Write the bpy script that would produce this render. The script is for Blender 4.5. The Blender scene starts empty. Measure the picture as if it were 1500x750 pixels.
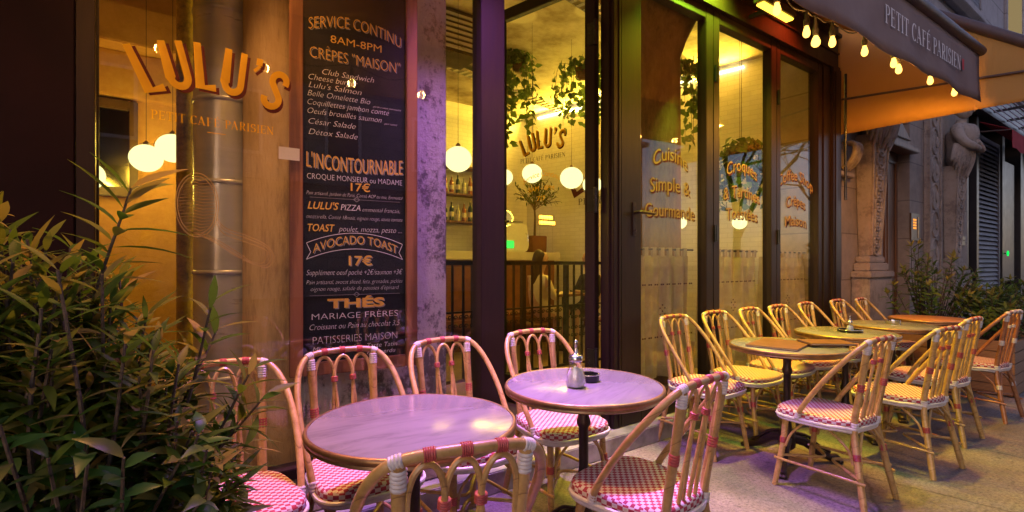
import bpy, bmesh, math, random
from mathutils import Vector, Matrix
R = math.radians
PI = math.pi
S = bpy.context.scene
COL = S.collection

# ------------------------------------------------------------------ camera, world, sun, exposure
cam_d = bpy.data.cameras.new("camera")
cam_d.sensor_width = 36.0
cam_d.lens = 17.76
cam_d.shift_y = 0.0067
cam_d.clip_start = 0.05
cam_d.clip_end = 600
cam = bpy.data.objects.new("camera", cam_d)
COL.objects.link(cam)
cam.location = (0, 0, 1.30)
cam.rotation_euler = (R(90), 0, -math.atan2(.583, .812))
S.camera = cam

world = bpy.data.worlds.new("World")
S.world = world
world.use_nodes = True
wn = world.node_tree
wn.nodes.clear()
wo = wn.nodes.new("ShaderNodeOutputWorld")
wb = wn.nodes.new("ShaderNodeBackground")
sky = wn.nodes.new("ShaderNodeTexSky")
sky.sky_type = 'NISHITA'
sky.sun_disc = False
SUN_EL, SUN_ROT = R(9), R(215)
sky.sun_elevation = SUN_EL
sky.sun_rotation = SUN_ROT
tint = wn.nodes.new("ShaderNodeMix")
tint.data_type = 'RGBA'
tint.blend_type = 'MULTIPLY'
tint.inputs[0].default_value = 1.0
tint.inputs[7].default_value = (1.0, 0.82, 1.04, 1)      # violet dusk
wn.links.new(sky.outputs[0], tint.inputs[6])
wn.links.new(tint.outputs[2], wb.inputs[0])
wb.inputs[1].default_value = 0.145
wn.links.new(wb.outputs[0], wo.inputs[0])

sun_d = bpy.data.lights.new("sun", 'SUN')
sun_d.energy = 0.05
sun_d.angle = R(20)
sun_d.color = (1.0, 0.8, 0.85)
sun = bpy.data.objects.new("sun", sun_d)
COL.objects.link(sun)
sd = Vector((math.sin(SUN_ROT) * math.cos(SUN_EL), math.cos(SUN_ROT) * math.cos(SUN_EL), math.sin(SUN_EL)))
sun.rotation_euler = (-sd).to_track_quat('-Z', 'Y').to_euler()

S.view_settings.view_transform = 'Standard'
S.view_settings.look = 'None'
S.view_settings.gamma = 1.0
S.view_settings.use_curve_mapping = False
S.view_settings.exposure = 1.52
S.render.engine = 'CYCLES'
S.cycles.use_denoising = True
S.cycles.max_bounces = 8
S.cycles.transparent_max_bounces = 24
S.cycles.caustics_reflective = False
S.cycles.caustics_refractive = False
S.cycles.sample_clamp_indirect = 4.0
S.cycles.use_light_tree = True

rng = random.Random(11)

# ------------------------------------------------------------------ materials
def new_mat(name):
    m = bpy.data.materials.new(name)
    m.use_nodes = True
    nt = m.node_tree
    nt.nodes.clear()
    out = nt.nodes.new("ShaderNodeOutputMaterial")
    return m, nt, out

def N(nt, kind, **kw):
    n = nt.nodes.new(kind)
    for k, v in kw.items():
        setattr(n, k, v)
    return n

def ramp(nt, src, stops):
    r = N(nt, "ShaderNodeValToRGB")
    els = r.color_ramp.elements
    while len(els) < len(stops):
        els.new(0.5)
    for e, (p, c) in zip(els, stops):
        e.position = p
        e.color = (*c, 1) if len(c) == 3 else c
    nt.links.new(src, r.inputs[0])
    return r.outputs[0]

def pmat(name, c1, c2=None, rough=0.5, metal=0.0, scale=6.0, detail=6.0, stretch=(1, 1, 1), bump=0.0, bscale=None,
         spec=0.5, coat=0.0, p0=0.35, p1=0.65, rvar=0.12, coords="Object"):
    m, nt, out = new_mat(name)
    b = N(nt, "ShaderNodeBsdfPrincipled")
    nt.links.new(b.outputs[0], out.inputs[0])
    b.inputs["Roughness"].default_value = rough
    b.inputs["Metallic"].default_value = metal
    b.inputs["Specular IOR Level"].default_value = spec
    b.inputs["Coat Weight"].default_value = coat
    if c2 is None:
        c2 = tuple(x * 0.75 for x in c1)
    tc = N(nt, "ShaderNodeTexCoord")
    mp = N(nt, "ShaderNodeMapping")
    mp.inputs["Scale"].default_value = stretch
    nt.links.new(tc.outputs[coords], mp.inputs[0])
    nz = N(nt, "ShaderNodeTexNoise")
    nz.inputs["Scale"].default_value = scale
    nz.inputs["Detail"].default_value = detail
    nz.inputs["Roughness"].default_value = 0.62
    nt.links.new(mp.outputs[0], nz.inputs["Vector"])
    nt.links.new(ramp(nt, nz.outputs["Fac"], [(p0, c1), (p1, c2)]), b.inputs["Base Color"])
    if rvar:
        mr = N(nt, "ShaderNodeMapRange")
        mr.inputs[3].default_value = max(0.03, rough - rvar)
        mr.inputs[4].default_value = min(1, rough + rvar)
        nt.links.new(nz.outputs["Fac"], mr.inputs[0])
        nt.links.new(mr.outputs[0], b.inputs["Roughness"])
    if bump:
        n2 = N(nt, "ShaderNodeTexNoise")
        n2.inputs["Scale"].default_value = bscale or scale * 4
        n2.inputs["Detail"].default_value = 5
        nt.links.new(mp.outputs[0], n2.inputs["Vector"])
        bp = N(nt, "ShaderNodeBump")
        bp.inputs["Strength"].default_value = bump
        bp.inputs["Distance"].default_value = 0.01
        nt.links.new(n2.outputs["Fac"], bp.inputs["Height"])
        nt.links.new(bp.outputs[0], b.inputs["Normal"])
    return m

def emat(name, col, strength):
    m, nt, out = new_mat(name)
    e = N(nt, "ShaderNodeEmission")
    e.inputs[0].default_value = (*col, 1)
    e.inputs[1].default_value = strength
    nt.links.new(e.outputs[0], out.inputs[0])
    return m

def glass_mat(name, tint_c=(0.93, 0.95, 0.93), gain=1.0, rough=0.0):
    m, nt, out = new_mat(name)
    tr = N(nt, "ShaderNodeBsdfTransparent")
    tr.inputs[0].default_value = (*tint_c, 1)
    gl = N(nt, "ShaderNodeBsdfGlossy")
    gl.inputs["Roughness"].default_value = rough
    gl.inputs[0].default_value = (1, 1, 1, 1)
    ge = N(nt, "ShaderNodeNewGeometry")
    dt = N(nt, "ShaderNodeVectorMath", operation='DOT_PRODUCT')
    nt.links.new(ge.outputs["Normal"], dt.inputs[0])
    nt.links.new(ge.outputs["Incoming"], dt.inputs[1])
    ab = N(nt, "ShaderNodeMath", operation='ABSOLUTE')
    nt.links.new(dt.outputs["Value"], ab.inputs[0])
    om = N(nt, "ShaderNodeMath", operation='SUBTRACT')
    om.inputs[0].default_value = 1.0
    nt.links.new(ab.outputs[0], om.inputs[1])
    pw = N(nt, "ShaderNodeMath", operation='POWER')
    pw.inputs[1].default_value = 5.0
    nt.links.new(om.outputs[0], pw.inputs[0])
    ma = N(nt, "ShaderNodeMath", operation='MULTIPLY_ADD')
    ma.inputs[1].default_value = 0.95 * gain
    ma.inputs[2].default_value = 0.05 * gain
    ma.use_clamp = True
    nt.links.new(pw.outputs[0], ma.inputs[0])
    mx = N(nt, "ShaderNodeMixShader")
    nt.links.new(ma.outputs[0], mx.inputs[0])
    nt.links.new(tr.outputs[0], mx.inputs[1])
    nt.links.new(gl.outputs[0], mx.inputs[2])
    nt.links.new(mx.outputs[0], out.inputs[0])
    return m

def weave_mat():
    m, nt, out = new_mat("woven_check")
    b = N(nt, "ShaderNodeBsdfPrincipled")
    nt.links.new(b.outputs[0], out.inputs[0])
    uv = N(nt, "ShaderNodeUVMap")
    mp = N(nt, "ShaderNodeMapping")
    mp.inputs["Scale"].default_value = (1 / 0.0175, 1 / 0.0150, 1)
    nt.links.new(uv.outputs[0], mp.inputs[0])
    ck = N(nt, "ShaderNodeTexChecker")
    ck.inputs["Scale"].default_value = 1.0
    nt.links.new(mp.outputs[0], ck.inputs["Vector"])
    nz = N(nt, "ShaderNodeTexNoise")
    nz.inputs["Scale"].default_value = 0.9
    nt.links.new(mp.outputs[0], nz.inputs["Vector"])
    red = ramp(nt, nz.outputs["Fac"], [(0.3, (0.29, 0.028, 0.050)), (0.7, (0.40, 0.055, 0.075))])
    wht = ramp(nt, nz.outputs["Fac"], [(0.3, (0.66, 0.60, 0.52)), (0.7, (0.50, 0.45, 0.38))])
    mx = N(nt, "ShaderNodeMix", data_type='RGBA')
    nt.links.new(ck.outputs["Fac"], mx.inputs[0])
    nt.links.new(red, mx.inputs[6])
    nt.links.new(wht, mx.inputs[7])
    # thin dark gaps between the strands
    wv = N(nt, "ShaderNodeTexWave", wave_type='BANDS', bands_direction='X')
    wv.inputs["Scale"].default_value = 1.0
    mp2 = N(nt, "ShaderNodeMapping")
    mp2.inputs["Scale"].default_value = (210, 210, 1)
    nt.links.new(uv.outputs[0], mp2.inputs[0])
    nt.links.new(mp2.outputs[0], wv.inputs["Vector"])
    gap = ramp(nt, wv.outputs["Fac"], [(0.0, (0.55, 0.5, 0.5)), (0.25, (1, 1, 1))])
    mul = N(nt, "ShaderNodeMix", data_type='RGBA', blend_type='MULTIPLY')
    mul.inputs[0].default_value = 0.7
    nt.links.new(mx.outputs[2], mul.inputs[6])
    nt.links.new(gap, mul.inputs[7])
    nt.links.new(mul.outputs[2], b.inputs["Base Color"])
    b.inputs["Roughness"].default_value = 0.6
    b.inputs["Specular IOR Level"].default_value = 0.2
    bp = N(nt, "ShaderNodeBump")
    bp.inputs["Strength"].default_value = 0.3
    bp.inputs["Distance"].default_value = 0.003
    ad = N(nt, "ShaderNodeMath", operation='ADD')
    nt.links.new(ck.outputs["Fac"], ad.inputs[0])
    nt.links.new(wv.outputs["Fac"], ad.inputs[1])
    nt.links.new(ad.outputs[0], bp.inputs["Height"])
    nt.links.new(bp.outputs[0], b.inputs["Normal"])
    return m

def cane_mat(name, light, mid, dark):
    m, nt, out = new_mat(name)
    b = N(nt, "ShaderNodeBsdfPrincipled")
    nt.links.new(b.outputs[0], out.inputs[0])
    tc = N(nt, "ShaderNodeTexCoord")
    oi = N(nt, "ShaderNodeObjectInfo")
    ad = N(nt, "ShaderNodeVectorMath", operation='ADD')
    nt.links.new(tc.outputs["Object"], ad.inputs[0])
    nt.links.new(oi.outputs["Random"], ad.inputs[1])
    nz = N(nt, "ShaderNodeTexNoise")
    nz.inputs["Scale"].default_value = 22
    nz.inputs["Detail"].default_value = 7
    nz.inputs["Roughness"].default_value = 0.7
    nt.links.new(ad.outputs[0], nz.inputs["Vector"])
    c1 = ramp(nt, nz.outputs["Fac"], [(0.28, dark), (0.45, mid), (0.7, light)])
    # bamboo nodes: dark rings every 12 cm or so, by height and depth
    sp = N(nt, "ShaderNodeSeparateXYZ")
    nt.links.new(tc.outputs["Object"], sp.inputs[0])
    s1 = N(nt, "ShaderNodeMath", operation='MULTIPLY_ADD')
    s1.inputs[1].default_value = 0.7
    nt.links.new(sp.outputs[1], s1.inputs[0])
    nt.links.new(sp.outputs[2], s1.inputs[2])
    s2 = N(nt, "ShaderNodeMath", operation='MULTIPLY_ADD')
    s2.inputs[1].default_value = 7.3
    nt.links.new(s1.outputs[0], s2.inputs[0])
    nt.links.new(oi.outputs["Random"], s2.inputs[2])
    fr = N(nt, "ShaderNodeMath", operation='FRACT')
    nt.links.new(s2.outputs[0], fr.inputs[0])
    ring = ramp(nt, fr.outputs[0], [(0.0, (0.45, 0.36, 0.28)), (0.035, (0.95, 0.95, 0.95)), (0.06, (1, 1, 1))])
    mul = N(nt, "ShaderNodeMix", data_type='RGBA', blend_type='MULTIPLY')
    mul.inputs[0].default_value = 1.0
    nt.links.new(c1, mul.inputs[6])
    nt.links.new(ring, mul.inputs[7])
    hs = N(nt, "ShaderNodeHueSaturation")
    vr = N(nt, "ShaderNodeMapRange")
    vr.inputs[3].default_value = 0.72
    vr.inputs[4].default_value = 1.12
    nt.links.new(oi.outputs["Random"], vr.inputs[0])
    nt.links.new(vr.outputs[0], hs.inputs["Value"])
    nt.links.new(mul.outputs[2], hs.inputs["Color"])
    nt.links.new(hs.outputs[0], b.inputs["Base Color"])
    b.inputs["Roughness"].default_value = 0.36
    b.inputs["Coat Weight"].default_value = 0.25
    b.inputs["Coat Roughness"].default_value = 0.2
    bp = N(nt, "ShaderNodeBump")
    bp.inputs["Strength"].default_value = 0.25
    bp.inputs["Distance"].default_value = 0.004
    nt.links.new(nz.outputs["Fac"], bp.inputs["Height"])
    nt.links.new(bp.outputs[0], b.inputs["Normal"])
    return m

def marble_mat():
    m, nt, out = new_mat("marble")
    b = N(nt, "ShaderNodeBsdfPrincipled")
    nt.links.new(b.outputs[0], out.inputs[0])
    tc = N(nt, "ShaderNodeTexCoord")
    oi = N(nt, "ShaderNodeObjectInfo")
    ad = N(nt, "ShaderNodeVectorMath", operation='ADD')
    nt.links.new(tc.outputs["Object"], ad.inputs[0])
    nt.links.new(oi.outputs["Location"], ad.inputs[1])
    mp = N(nt, "ShaderNodeMapping")
    mp.inputs["Rotation"].default_value = (0, 0, R(28))
    mp.inputs["Scale"].default_value = (2.2, 9, 1)
    nt.links.new(ad.outputs[0], mp.inputs[0])
    nz = N(nt, "ShaderNodeTexNoise")
    nz.inputs["Scale"].default_value = 1.6
    nz.inputs["Detail"].default_value = 9
    nz.inputs["Roughness"].default_value = 0.6
    nz.inputs["Distortion"].default_value = 1.2
    nt.links.new(mp.outputs[0], nz.inputs["Vector"])
    c = ramp(nt, nz.outputs["Fac"], [(0.34, (0.135, 0.132, 0.125)), (0.47, (0.172, 0.168, 0.158)), (0.6, (0.19, 0.186, 0.175))])
    nt.links.new(c, b.inputs["Base Color"])
    n2 = N(nt, "ShaderNodeTexNoise")
    n2.inputs["Scale"].default_value = 9
    n2.inputs["Detail"].default_value = 6
    nt.links.new(ad.outputs[0], n2.inputs["Vector"])
    mr = N(nt, "ShaderNodeMapRange")
    mr.inputs[3].default_value = 0.10
    mr.inputs[4].default_value = 0.32
    nt.links.new(n2.outputs["Fac"], mr.inputs[0])
    nt.links.new(mr.outputs[0], b.inputs["Roughness"])
    return m

def leaf_mat(name, cols, trans=0.35, rough=0.35):
    m, nt, out = new_mat(name)
    ge = N(nt, "ShaderNodeNewGeometry")
    c = ramp(nt, ge.outputs["Random Per Island"], [(i / (len(cols) - 1), x) for i, x in enumerate(cols)])
    b = N(nt, "ShaderNodeBsdfPrincipled")
    b.inputs["Roughness"].default_value = rough
    b.inputs["Specular IOR Level"].default_value = 0.12
    nt.links.new(c, b.inputs["Base Color"])
    t = N(nt, "ShaderNodeBsdfTranslucent")
    nt.links.new(c, t.inputs[0])
    mx = N(nt, "ShaderNodeMixShader")
    mx.inputs[0].default_value = trans
    nt.links.new(b.outputs[0], mx.inputs[1])
    nt.links.new(t.outputs[0], mx.inputs[2])
    nt.links.new(mx.outputs[0], out.inputs[0])
    return m

def cloth_mat(name, c1, c2, trans=0.3, rough=0.9, scale=5.0):
    m, nt, out = new_mat(name)
    tc = N(nt, "ShaderNodeTexCoord")
    nz = N(nt, "ShaderNodeTexNoise")
    nz.inputs["Scale"].default_value = scale
    nz.inputs["Detail"].default_value = 6
    nt.links.new(tc.outputs["Object"], nz.inputs["Vector"])
    c = ramp(nt, nz.outputs["Fac"], [(0.35, c1), (0.65, c2)])
    b = N(nt, "ShaderNodeBsdfPrincipled")
    b.inputs["Roughness"].default_value = rough
    b.inputs["Specular IOR Level"].default_value = 0.15
    nt.links.new(c, b.inputs["Base Color"])
    mpc = N(nt, "ShaderNodeMapping")
    mpc.inputs["Rotation"].default_value = (0.5, 0.3, 0.4)
    mpc.inputs["Scale"].default_value = (1.0, 3.5, 1.0)
    nt.links.new(tc.outputs["Object"], mpc.inputs[0])
    nc = N(nt, "ShaderNodeTexNoise")
    nc.inputs["Scale"].default_value = 2.6
    nc.inputs["Detail"].default_value = 5
    nc.inputs["Distortion"].default_value = 0.8
    nt.links.new(mpc.outputs[0], nc.inputs["Vector"])
    bpc = N(nt, "ShaderNodeBump")
    bpc.inputs["Strength"].default_value = 0.35
    bpc.inputs["Distance"].default_value = 0.04
    nt.links.new(nc.outputs["Fac"], bpc.inputs["Height"])
    nt.links.new(bpc.outputs[0], b.inputs["Normal"])
    t = N(nt, "ShaderNodeBsdfTranslucent")
    nt.links.new(c, t.inputs[0])
    mx = N(nt, "ShaderNodeMixShader")
    mx.inputs[0].default_value = trans
    nt.links.new(b.outputs[0], mx.inputs[1])
    nt.links.new(t.outputs[0], mx.inputs[2])
    nt.links.new(mx.outputs[0], out.inputs[0])
    return m

def brick_mat(name, c1, c2, mortar, w, h, ms, rough=0.3, bump=0.3, rot=(R(90), 0, 0), noise=0.5):
    m, nt, out = new_mat(name)
    b = N(nt, "ShaderNodeBsdfPrincipled")
    nt.links.new(b.outputs[0], out.inputs[0])
    tc = N(nt, "ShaderNodeTexCoord")
    mp = N(nt, "ShaderNodeMapping")
    mp.inputs["Rotation"].default_value = rot
    nt.links.new(tc.outputs["Object"], mp.inputs[0])
    br = N(nt, "ShaderNodeTexBrick")
    br.inputs["Color1"].default_value = (*c1, 1)
    br.inputs["Color2"].default_value = (*c2, 1)
    br.inputs["Mortar"].default_value = (*mortar, 1)
    br.inputs["Scale"].default_value = 1.0
    br.inputs["Brick Width"].default_value = w
    br.inputs["Row Height"].default_value = h
    br.inputs["Mortar Size"].default_value = ms
    nt.links.new(mp.outputs[0], br.inputs["Vector"])
    nz = N(nt, "ShaderNodeTexNoise")
    nz.inputs["Scale"].default_value = 3.5
    nz.inputs["Detail"].default_value = 8
    nz.inputs["Roughness"].default_value = 0.7
    nt.links.new(tc.outputs["Object"], nz.inputs["Vector"])
    g = ramp(nt, nz.outputs["Fac"], [(0.3, (0.55, 0.55, 0.55)), (0.7, (1.1, 1.1, 1.1))])
    mul = N(nt, "ShaderNodeMix", data_type='RGBA', blend_type='MULTIPLY')
    mul.inputs[0].default_value = noise
    nt.links.new(br.outputs["Color"], mul.inputs[6])
    nt.links.new(g, mul.inputs[7])
    nt.links.new(mul.outputs[2], b.inputs["Base Color"])
    b.inputs["Roughness"].default_value = rough
    bp = N(nt, "ShaderNodeBump")
    bp.inputs["Strength"].default_value = bump
    bp.inputs["Distance"].default_value = 0.01
    ad = N(nt, "ShaderNodeMath", operation='SUBTRACT')
    nt.links.new(nz.outputs["Fac"], ad.inputs[0])
    nt.links.new(br.outputs["Fac"], ad.inputs[1])
    nt.links.new(ad.outputs[0], bp.inputs["Height"])
    nt.links.new(bp.outputs[0], b.inputs["Normal"])
    return m

def plaster_mat(name, base, scuff, light, scale=3.0, sx=(1, 1, 1), amount=(0.50, 0.56)):
    """rough stone or plaster with dark scuffed patches of a definite shape"""
    m, nt, out = new_mat(name)
    b = N(nt, "ShaderNodeBsdfPrincipled")
    nt.links.new(b.outputs[0], out.inputs[0])
    tc = N(nt, "ShaderNodeTexCoord")
    mp = N(nt, "ShaderNodeMapping")
    mp.inputs["Scale"].default_value = sx
    nt.links.new(tc.outputs["Object"], mp.inputs[0])
    a = N(nt, "ShaderNodeTexNoise")
    a.inputs["Scale"].default_value = scale
    a.inputs["Detail"].default_value = 10
    a.inputs["Roughness"].default_value = 0.7
    nt.links.new(mp.outputs[0], a.inputs["Vector"])
    f = N(nt, "ShaderNodeTexNoise")
    f.inputs["Scale"].default_value = scale * 7
    f.inputs["Detail"].default_value = 10
    f.inputs["Roughness"].default_value = 0.75
    nt.links.new(mp.outputs[0], f.inputs["Vector"])
    ad = N(nt, "ShaderNodeMath", operation='MULTIPLY_ADD')
    ad.inputs[1].default_value = 0.6
    nt.links.new(f.outputs["Fac"], ad.inputs[0])
    nt.links.new(a.outputs["Fac"], ad.inputs[2])
    sc = N(nt, "ShaderNodeMath", operation='MULTIPLY')
    sc.inputs[1].default_value = 0.625
    nt.links.new(ad.outputs[0], sc.inputs[0])
    c = ramp(nt, sc.outputs[0], [(0.34, light), (amount[0], base), (amount[1], scuff)])
    nt.links.new(c, b.inputs["Base Color"])
    b.inputs["Roughness"].default_value = 0.85
    bp = N(nt, "ShaderNodeBump")
    bp.inputs["Strength"].default_value = 0.7
    bp.inputs["Distance"].default_value = 0.015
    nt.links.new(f.outputs["Fac"], bp.inputs["Height"])
    nt.links.new(bp.outputs[0], b.inputs["Normal"])
    return m

def wood_mat(name, c1, c2, sx=(14, 14, 1.0), rough=0.45, dist=3.0):
    m, nt, out = new_mat(name)
    b = N(nt, "ShaderNodeBsdfPrincipled")
    nt.links.new(b.outputs[0], out.inputs[0])
    tc = N(nt, "ShaderNodeTexCoord")
    mp = N(nt, "ShaderNodeMapping")
    mp.inputs["Scale"].default_value = sx
    nt.links.new(tc.outputs["Object"], mp.inputs[0])
    w = N(nt, "ShaderNodeTexWave", wave_type='RINGS')
    w.inputs["Scale"].default_value = 1.3
    w.inputs["Distortion"].default_value = dist
    w.inputs["Detail"].default_value = 4
    w.inputs["Detail Scale"].default_value = 1.5
    nt.links.new(mp.outputs[0], w.inputs["Vector"])
    nt.links.new(ramp(nt, w.outputs["Fac"], [(0.1, c1), (0.8, c2)]), b.inputs["Base Color"])
    b.inputs["Roughness"].default_value = rough
    bp = N(nt, "ShaderNodeBump")
    bp.inputs["Strength"].default_value = 0.2
    bp.inputs["Distance"].default_value = 0.003
    nt.links.new(w.outputs["Fac"], bp.inputs["Height"])
    nt.links.new(bp.outputs[0], b.inputs["Normal"])
    return m

def ceiling_mat():
    """painted ceiling: mottled clouds with pale oval spots"""
    m, nt, out = new_mat("painted_ceiling")
    b = N(nt, "ShaderNodeBsdfPrincipled")
    nt.links.new(b.outputs[0], out.inputs[0])
    tc = N(nt, "ShaderNodeTexCoord")
    nz = N(nt, "ShaderNodeTexNoise")
    nz.inputs["Scale"].default_value = 2.4
    nz.inputs["Detail"].default_value = 9
    nz.inputs["Roughness"].default_value = 0.65
    nt.links.new(tc.outputs["Object"], nz.inputs["Vector"])
    c = ramp(nt, nz.outputs["Fac"], [(0.36, (0.30, 0.22, 0.13)), (0.5, (0.52, 0.43, 0.30)), (0.62, (0.66, 0.58, 0.44))])
    vo = N(nt, "ShaderNodeTexVoronoi")
    vo.inputs["Scale"].default_value = 1.25
    nt.links.new(tc.outputs["Object"], vo.inputs["Vector"])
    k = ramp(nt, vo.outputs["Distance"], [(0.25, (1, 1, 1)), (0.29, (0, 0, 0))])
    mx = N(nt, "ShaderNodeMix", data_type='RGBA')
    nt.links.new(k, mx.inputs[0])
    nt.links.new(c, mx.inputs[6])
    mx.inputs[7].default_value = (0.80, 0.74, 0.58, 1)
    nt.links.new(mx.outputs[2], b.inputs["Base Color"])
    b.inputs["Roughness"].default_value = 0.8
    return m

def pavement_mat():
    m, nt, out = new_mat("pavement_concrete")
    b = N(nt, "ShaderNodeBsdfPrincipled")
    nt.links.new(b.outputs[0], out.inputs[0])
    tc = N(nt, "ShaderNodeTexCoord")
    a = N(nt, "ShaderNodeTexNoise")
    a.inputs["Scale"].default_value = 1.4
    a.inputs["Detail"].default_value = 10
    a.inputs["Roughness"].default_value = 0.68
    nt.links.new(tc.outputs["Object"], a.inputs["Vector"])
    f = N(nt, "ShaderNodeTexNoise")
    f.inputs["Scale"].default_value = 55
    f.inputs["Detail"].default_value = 6
    f.inputs["Roughness"].default_value = 0.8
    nt.links.new(tc.outputs["Object"], f.inputs["Vector"])
    v = N(nt, "ShaderNodeTexVoronoi")
    v.inputs["Scale"].default_value = 16
    v.inputs["Randomness"].default_value = 1
    nt.links.new(tc.outputs["Object"], v.inputs["Vector"])
    c1 = ramp(nt, a.outputs["Fac"], [(0.33, (0.085, 0.070, 0.064)), (0.5, (0.165, 0.138, 0.126)), (0.66, (0.25, 0.215, 0.195))])
    g = ramp(nt, f.outputs["Fac"], [(0.36, (0.30, 0.30, 0.30)), (0.5, (1, 1, 1)), (0.64, (1.45, 1.45, 1.45))])
    mul = N(nt, "ShaderNodeMix", data_type='RGBA', blend_type='MULTIPLY')
    mul.inputs[0].default_value = 0.9
    nt.links.new(c1, mul.inputs[6])
    nt.links.new(g, mul.inputs[7])
    sp = ramp(nt, v.outputs["Distance"], [(0.045, (0.25, 0.22, 0.22)), (0.075, (1, 1, 1))])
    m2 = N(nt, "ShaderNodeMix", data_type='RGBA', blend_type='MULTIPLY')
    m2.inputs[0].default_value = 0.8
    nt.links.new(mul.outputs[2], m2.inputs[6])
    nt.links.new(sp, m2.inputs[7])
    wob = N(nt, "ShaderNodeMix", data_type='RGBA')
    wob.inputs[0].default_value = 0.12
    nt.links.new(tc.outputs["Object"], wob.inputs[6])
    nt.links.new(a.outputs["Color"], wob.inputs[7])
    ck = N(nt, "ShaderNodeTexVoronoi", feature='DISTANCE_TO_EDGE')
    ck.inputs["Scale"].default_value = 0.75
    nt.links.new(wob.outputs[2], ck.inputs["Vector"])
    crack = ramp(nt, ck.outputs["Distance"], [(0.002, (0.30, 0.27, 0.26)), (0.007, (1, 1, 1))])
    m3 = N(nt, "ShaderNodeMix", data_type='RGBA', blend_type='MULTIPLY')
    m3.inputs[0].default_value = 0.75
    nt.links.new(m2.outputs[2], m3.inputs[6])
    nt.links.new(crack, m3.inputs[7])
    gum = N(nt, "ShaderNodeTexVoronoi")
    gum.inputs["Scale"].default_value = 5.5
    nt.links.new(tc.outputs["Object"], gum.inputs["Vector"])
    gspot = ramp(nt, gum.outputs["Distance"], [(0.085, (0.45, 0.42, 0.40)), (0.10, (1, 1, 1))])
    m4 = N(nt, "ShaderNodeMix", data_type='RGBA', blend_type='MULTIPLY')
    m4.inputs[0].default_value = 0.7
    nt.links.new(m3.outputs[2], m4.inputs[6])
    nt.links.new(gspot, m4.inputs[7])
    nt.links.new(m4.outputs[2], b.inputs["Base Color"])
    mr = N(nt, "ShaderNodeMapRange")
    mr.inputs[1].default_value = 0.3
    mr.inputs[2].default_value = 0.7
    mr.inputs[3].default_value = 0.42
    mr.inputs[4].default_value = 0.8
    nt.links.new(a.outputs["Fac"], mr.inputs[0])
    nt.links.new(mr.outputs[0], b.inputs["Roughness"])
    bp = N(nt, "ShaderNodeBump")
    bp.inputs["Strength"].default_value = 0.55
    bp.inputs["Distance"].default_value = 0.006
    ad = N(nt, "ShaderNodeMath", operation='ADD')
    nt.links.new(f.outputs["Fac"], ad.inputs[0])
    nt.links.new(a.outputs["Fac"], ad.inputs[1])
    nt.links.new(ad.outputs[0], bp.inputs["Height"])
    nt.links.new(bp.outputs[0], b.inputs["Normal"])
    return m

def tread_mat():
    """chequer plate on the threshold step"""
    m, nt, out = new_mat("tread_plate")
    b = N(nt, "ShaderNodeBsdfPrincipled")
    nt.links.new(b.outputs[0], out.inputs[0])
    b.inputs["Metallic"].default_value = 0.6
    tc = N(nt, "ShaderNodeTexCoord")
    nz = N(nt, "ShaderNodeTexNoise")
    nz.inputs["Scale"].default_value = 7
    nz.inputs["Detail"].default_value = 8
    nt.links.new(tc.outputs["Object"], nz.inputs["Vector"])
    nt.links.new(ramp(nt, nz.outputs["Fac"], [(0.35, (0.22, 0.21, 0.21)), (0.65, (0.45, 0.44, 0.43))]), b.inputs["Base Color"])
    b.inputs["Roughness"].default_value = 0.45
    mp = N(nt, "ShaderNodeMapping")
    mp.inputs["Rotation"].default_value = (R(35), R(20), R(45))
    mp.inputs["Scale"].default_value = (50, 50, 50)
    nt.links.new(tc.outputs["Object"], mp.inputs[0])
    ck = N(nt, "ShaderNodeTexChecker")
    ck.inputs["Scale"].default_value = 1
    nt.links.new(mp.outputs[0], ck.inputs["Vector"])
    bp = N(nt, "ShaderNodeBump")
    bp.inputs["Strength"].default_value = 0.6
    bp.inputs["Distance"].default_value = 0.004
    nt.links.new(ck.outputs["Fac"], bp.inputs["Height"])
    nt.links.new(bp.outputs[0], b.inputs["Normal"])
    return m

M = {}
M['cane'] = cane_mat("cane", (0.52, 0.345, 0.12), (0.40, 0.245, 0.07), (0.23, 0.125, 0.035))
M['cane_dark'] = cane_mat("cane_toned", (0.42, 0.19, 0.07), (0.32, 0.13, 0.05), (0.17, 0.07, 0.03))
M['weave'] = weave_mat()
M['white_tie'] = pmat("white_tie", (0.58, 0.55, 0.50), (0.46, 0.43, 0.39), rough=0.45, scale=30)
M['red_tie'] = pmat("red_tie", (0.36, 0.065, 0.05), (0.27, 0.04, 0.035), rough=0.45, scale=30)
M['marble'] = marble_mat()
M['brass'] = pmat("aged_brass", (0.36, 0.22, 0.09), (0.20, 0.115, 0.05), rough=0.38, metal=0.75, scale=14)
M['iron'] = pmat("cast_iron", (0.030, 0.022, 0.020), (0.055, 0.035, 0.028), rough=0.4, metal=0.6, scale=18, bump=0.2)
M['black_metal'] = pmat("brown_black_metal", (0.022, 0.012, 0.008), (0.015, 0.008, 0.006), rough=0.42, metal=0.0, scale=5, stretch=(8, 8, 0.6), spec=0.3)
M['maroon_metal'] = pmat("dark_maroon_panel", (0.012, 0.003, 0.004), (0.008, 0.002, 0.003), rough=0.6, scale=4, spec=0.1)
M['hinge'] = pmat("hinge_metal", (0.08, 0.075, 0.07), (0.04, 0.04, 0.04), rough=0.3, metal=0.9)
M['glass'] = glass_mat("shop_glass", (0.95, 0.96, 0.94), 0.72)
M['jar_glass'] = glass_mat("jar_glass", (0.86, 0.87, 0.9), 2.2, 0.03)
M['gold'] = cloth_mat("gold_lettering", (0.85, 0.50, 0.03), (0.78, 0.44, 0.025), trans=0.5, rough=0.5)
M['gold_dim'] = cloth_mat("bronze_lettering", (0.40, 0.28, 0.11), (0.33, 0.22, 0.085), trans=0.2, rough=0.5)
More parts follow.
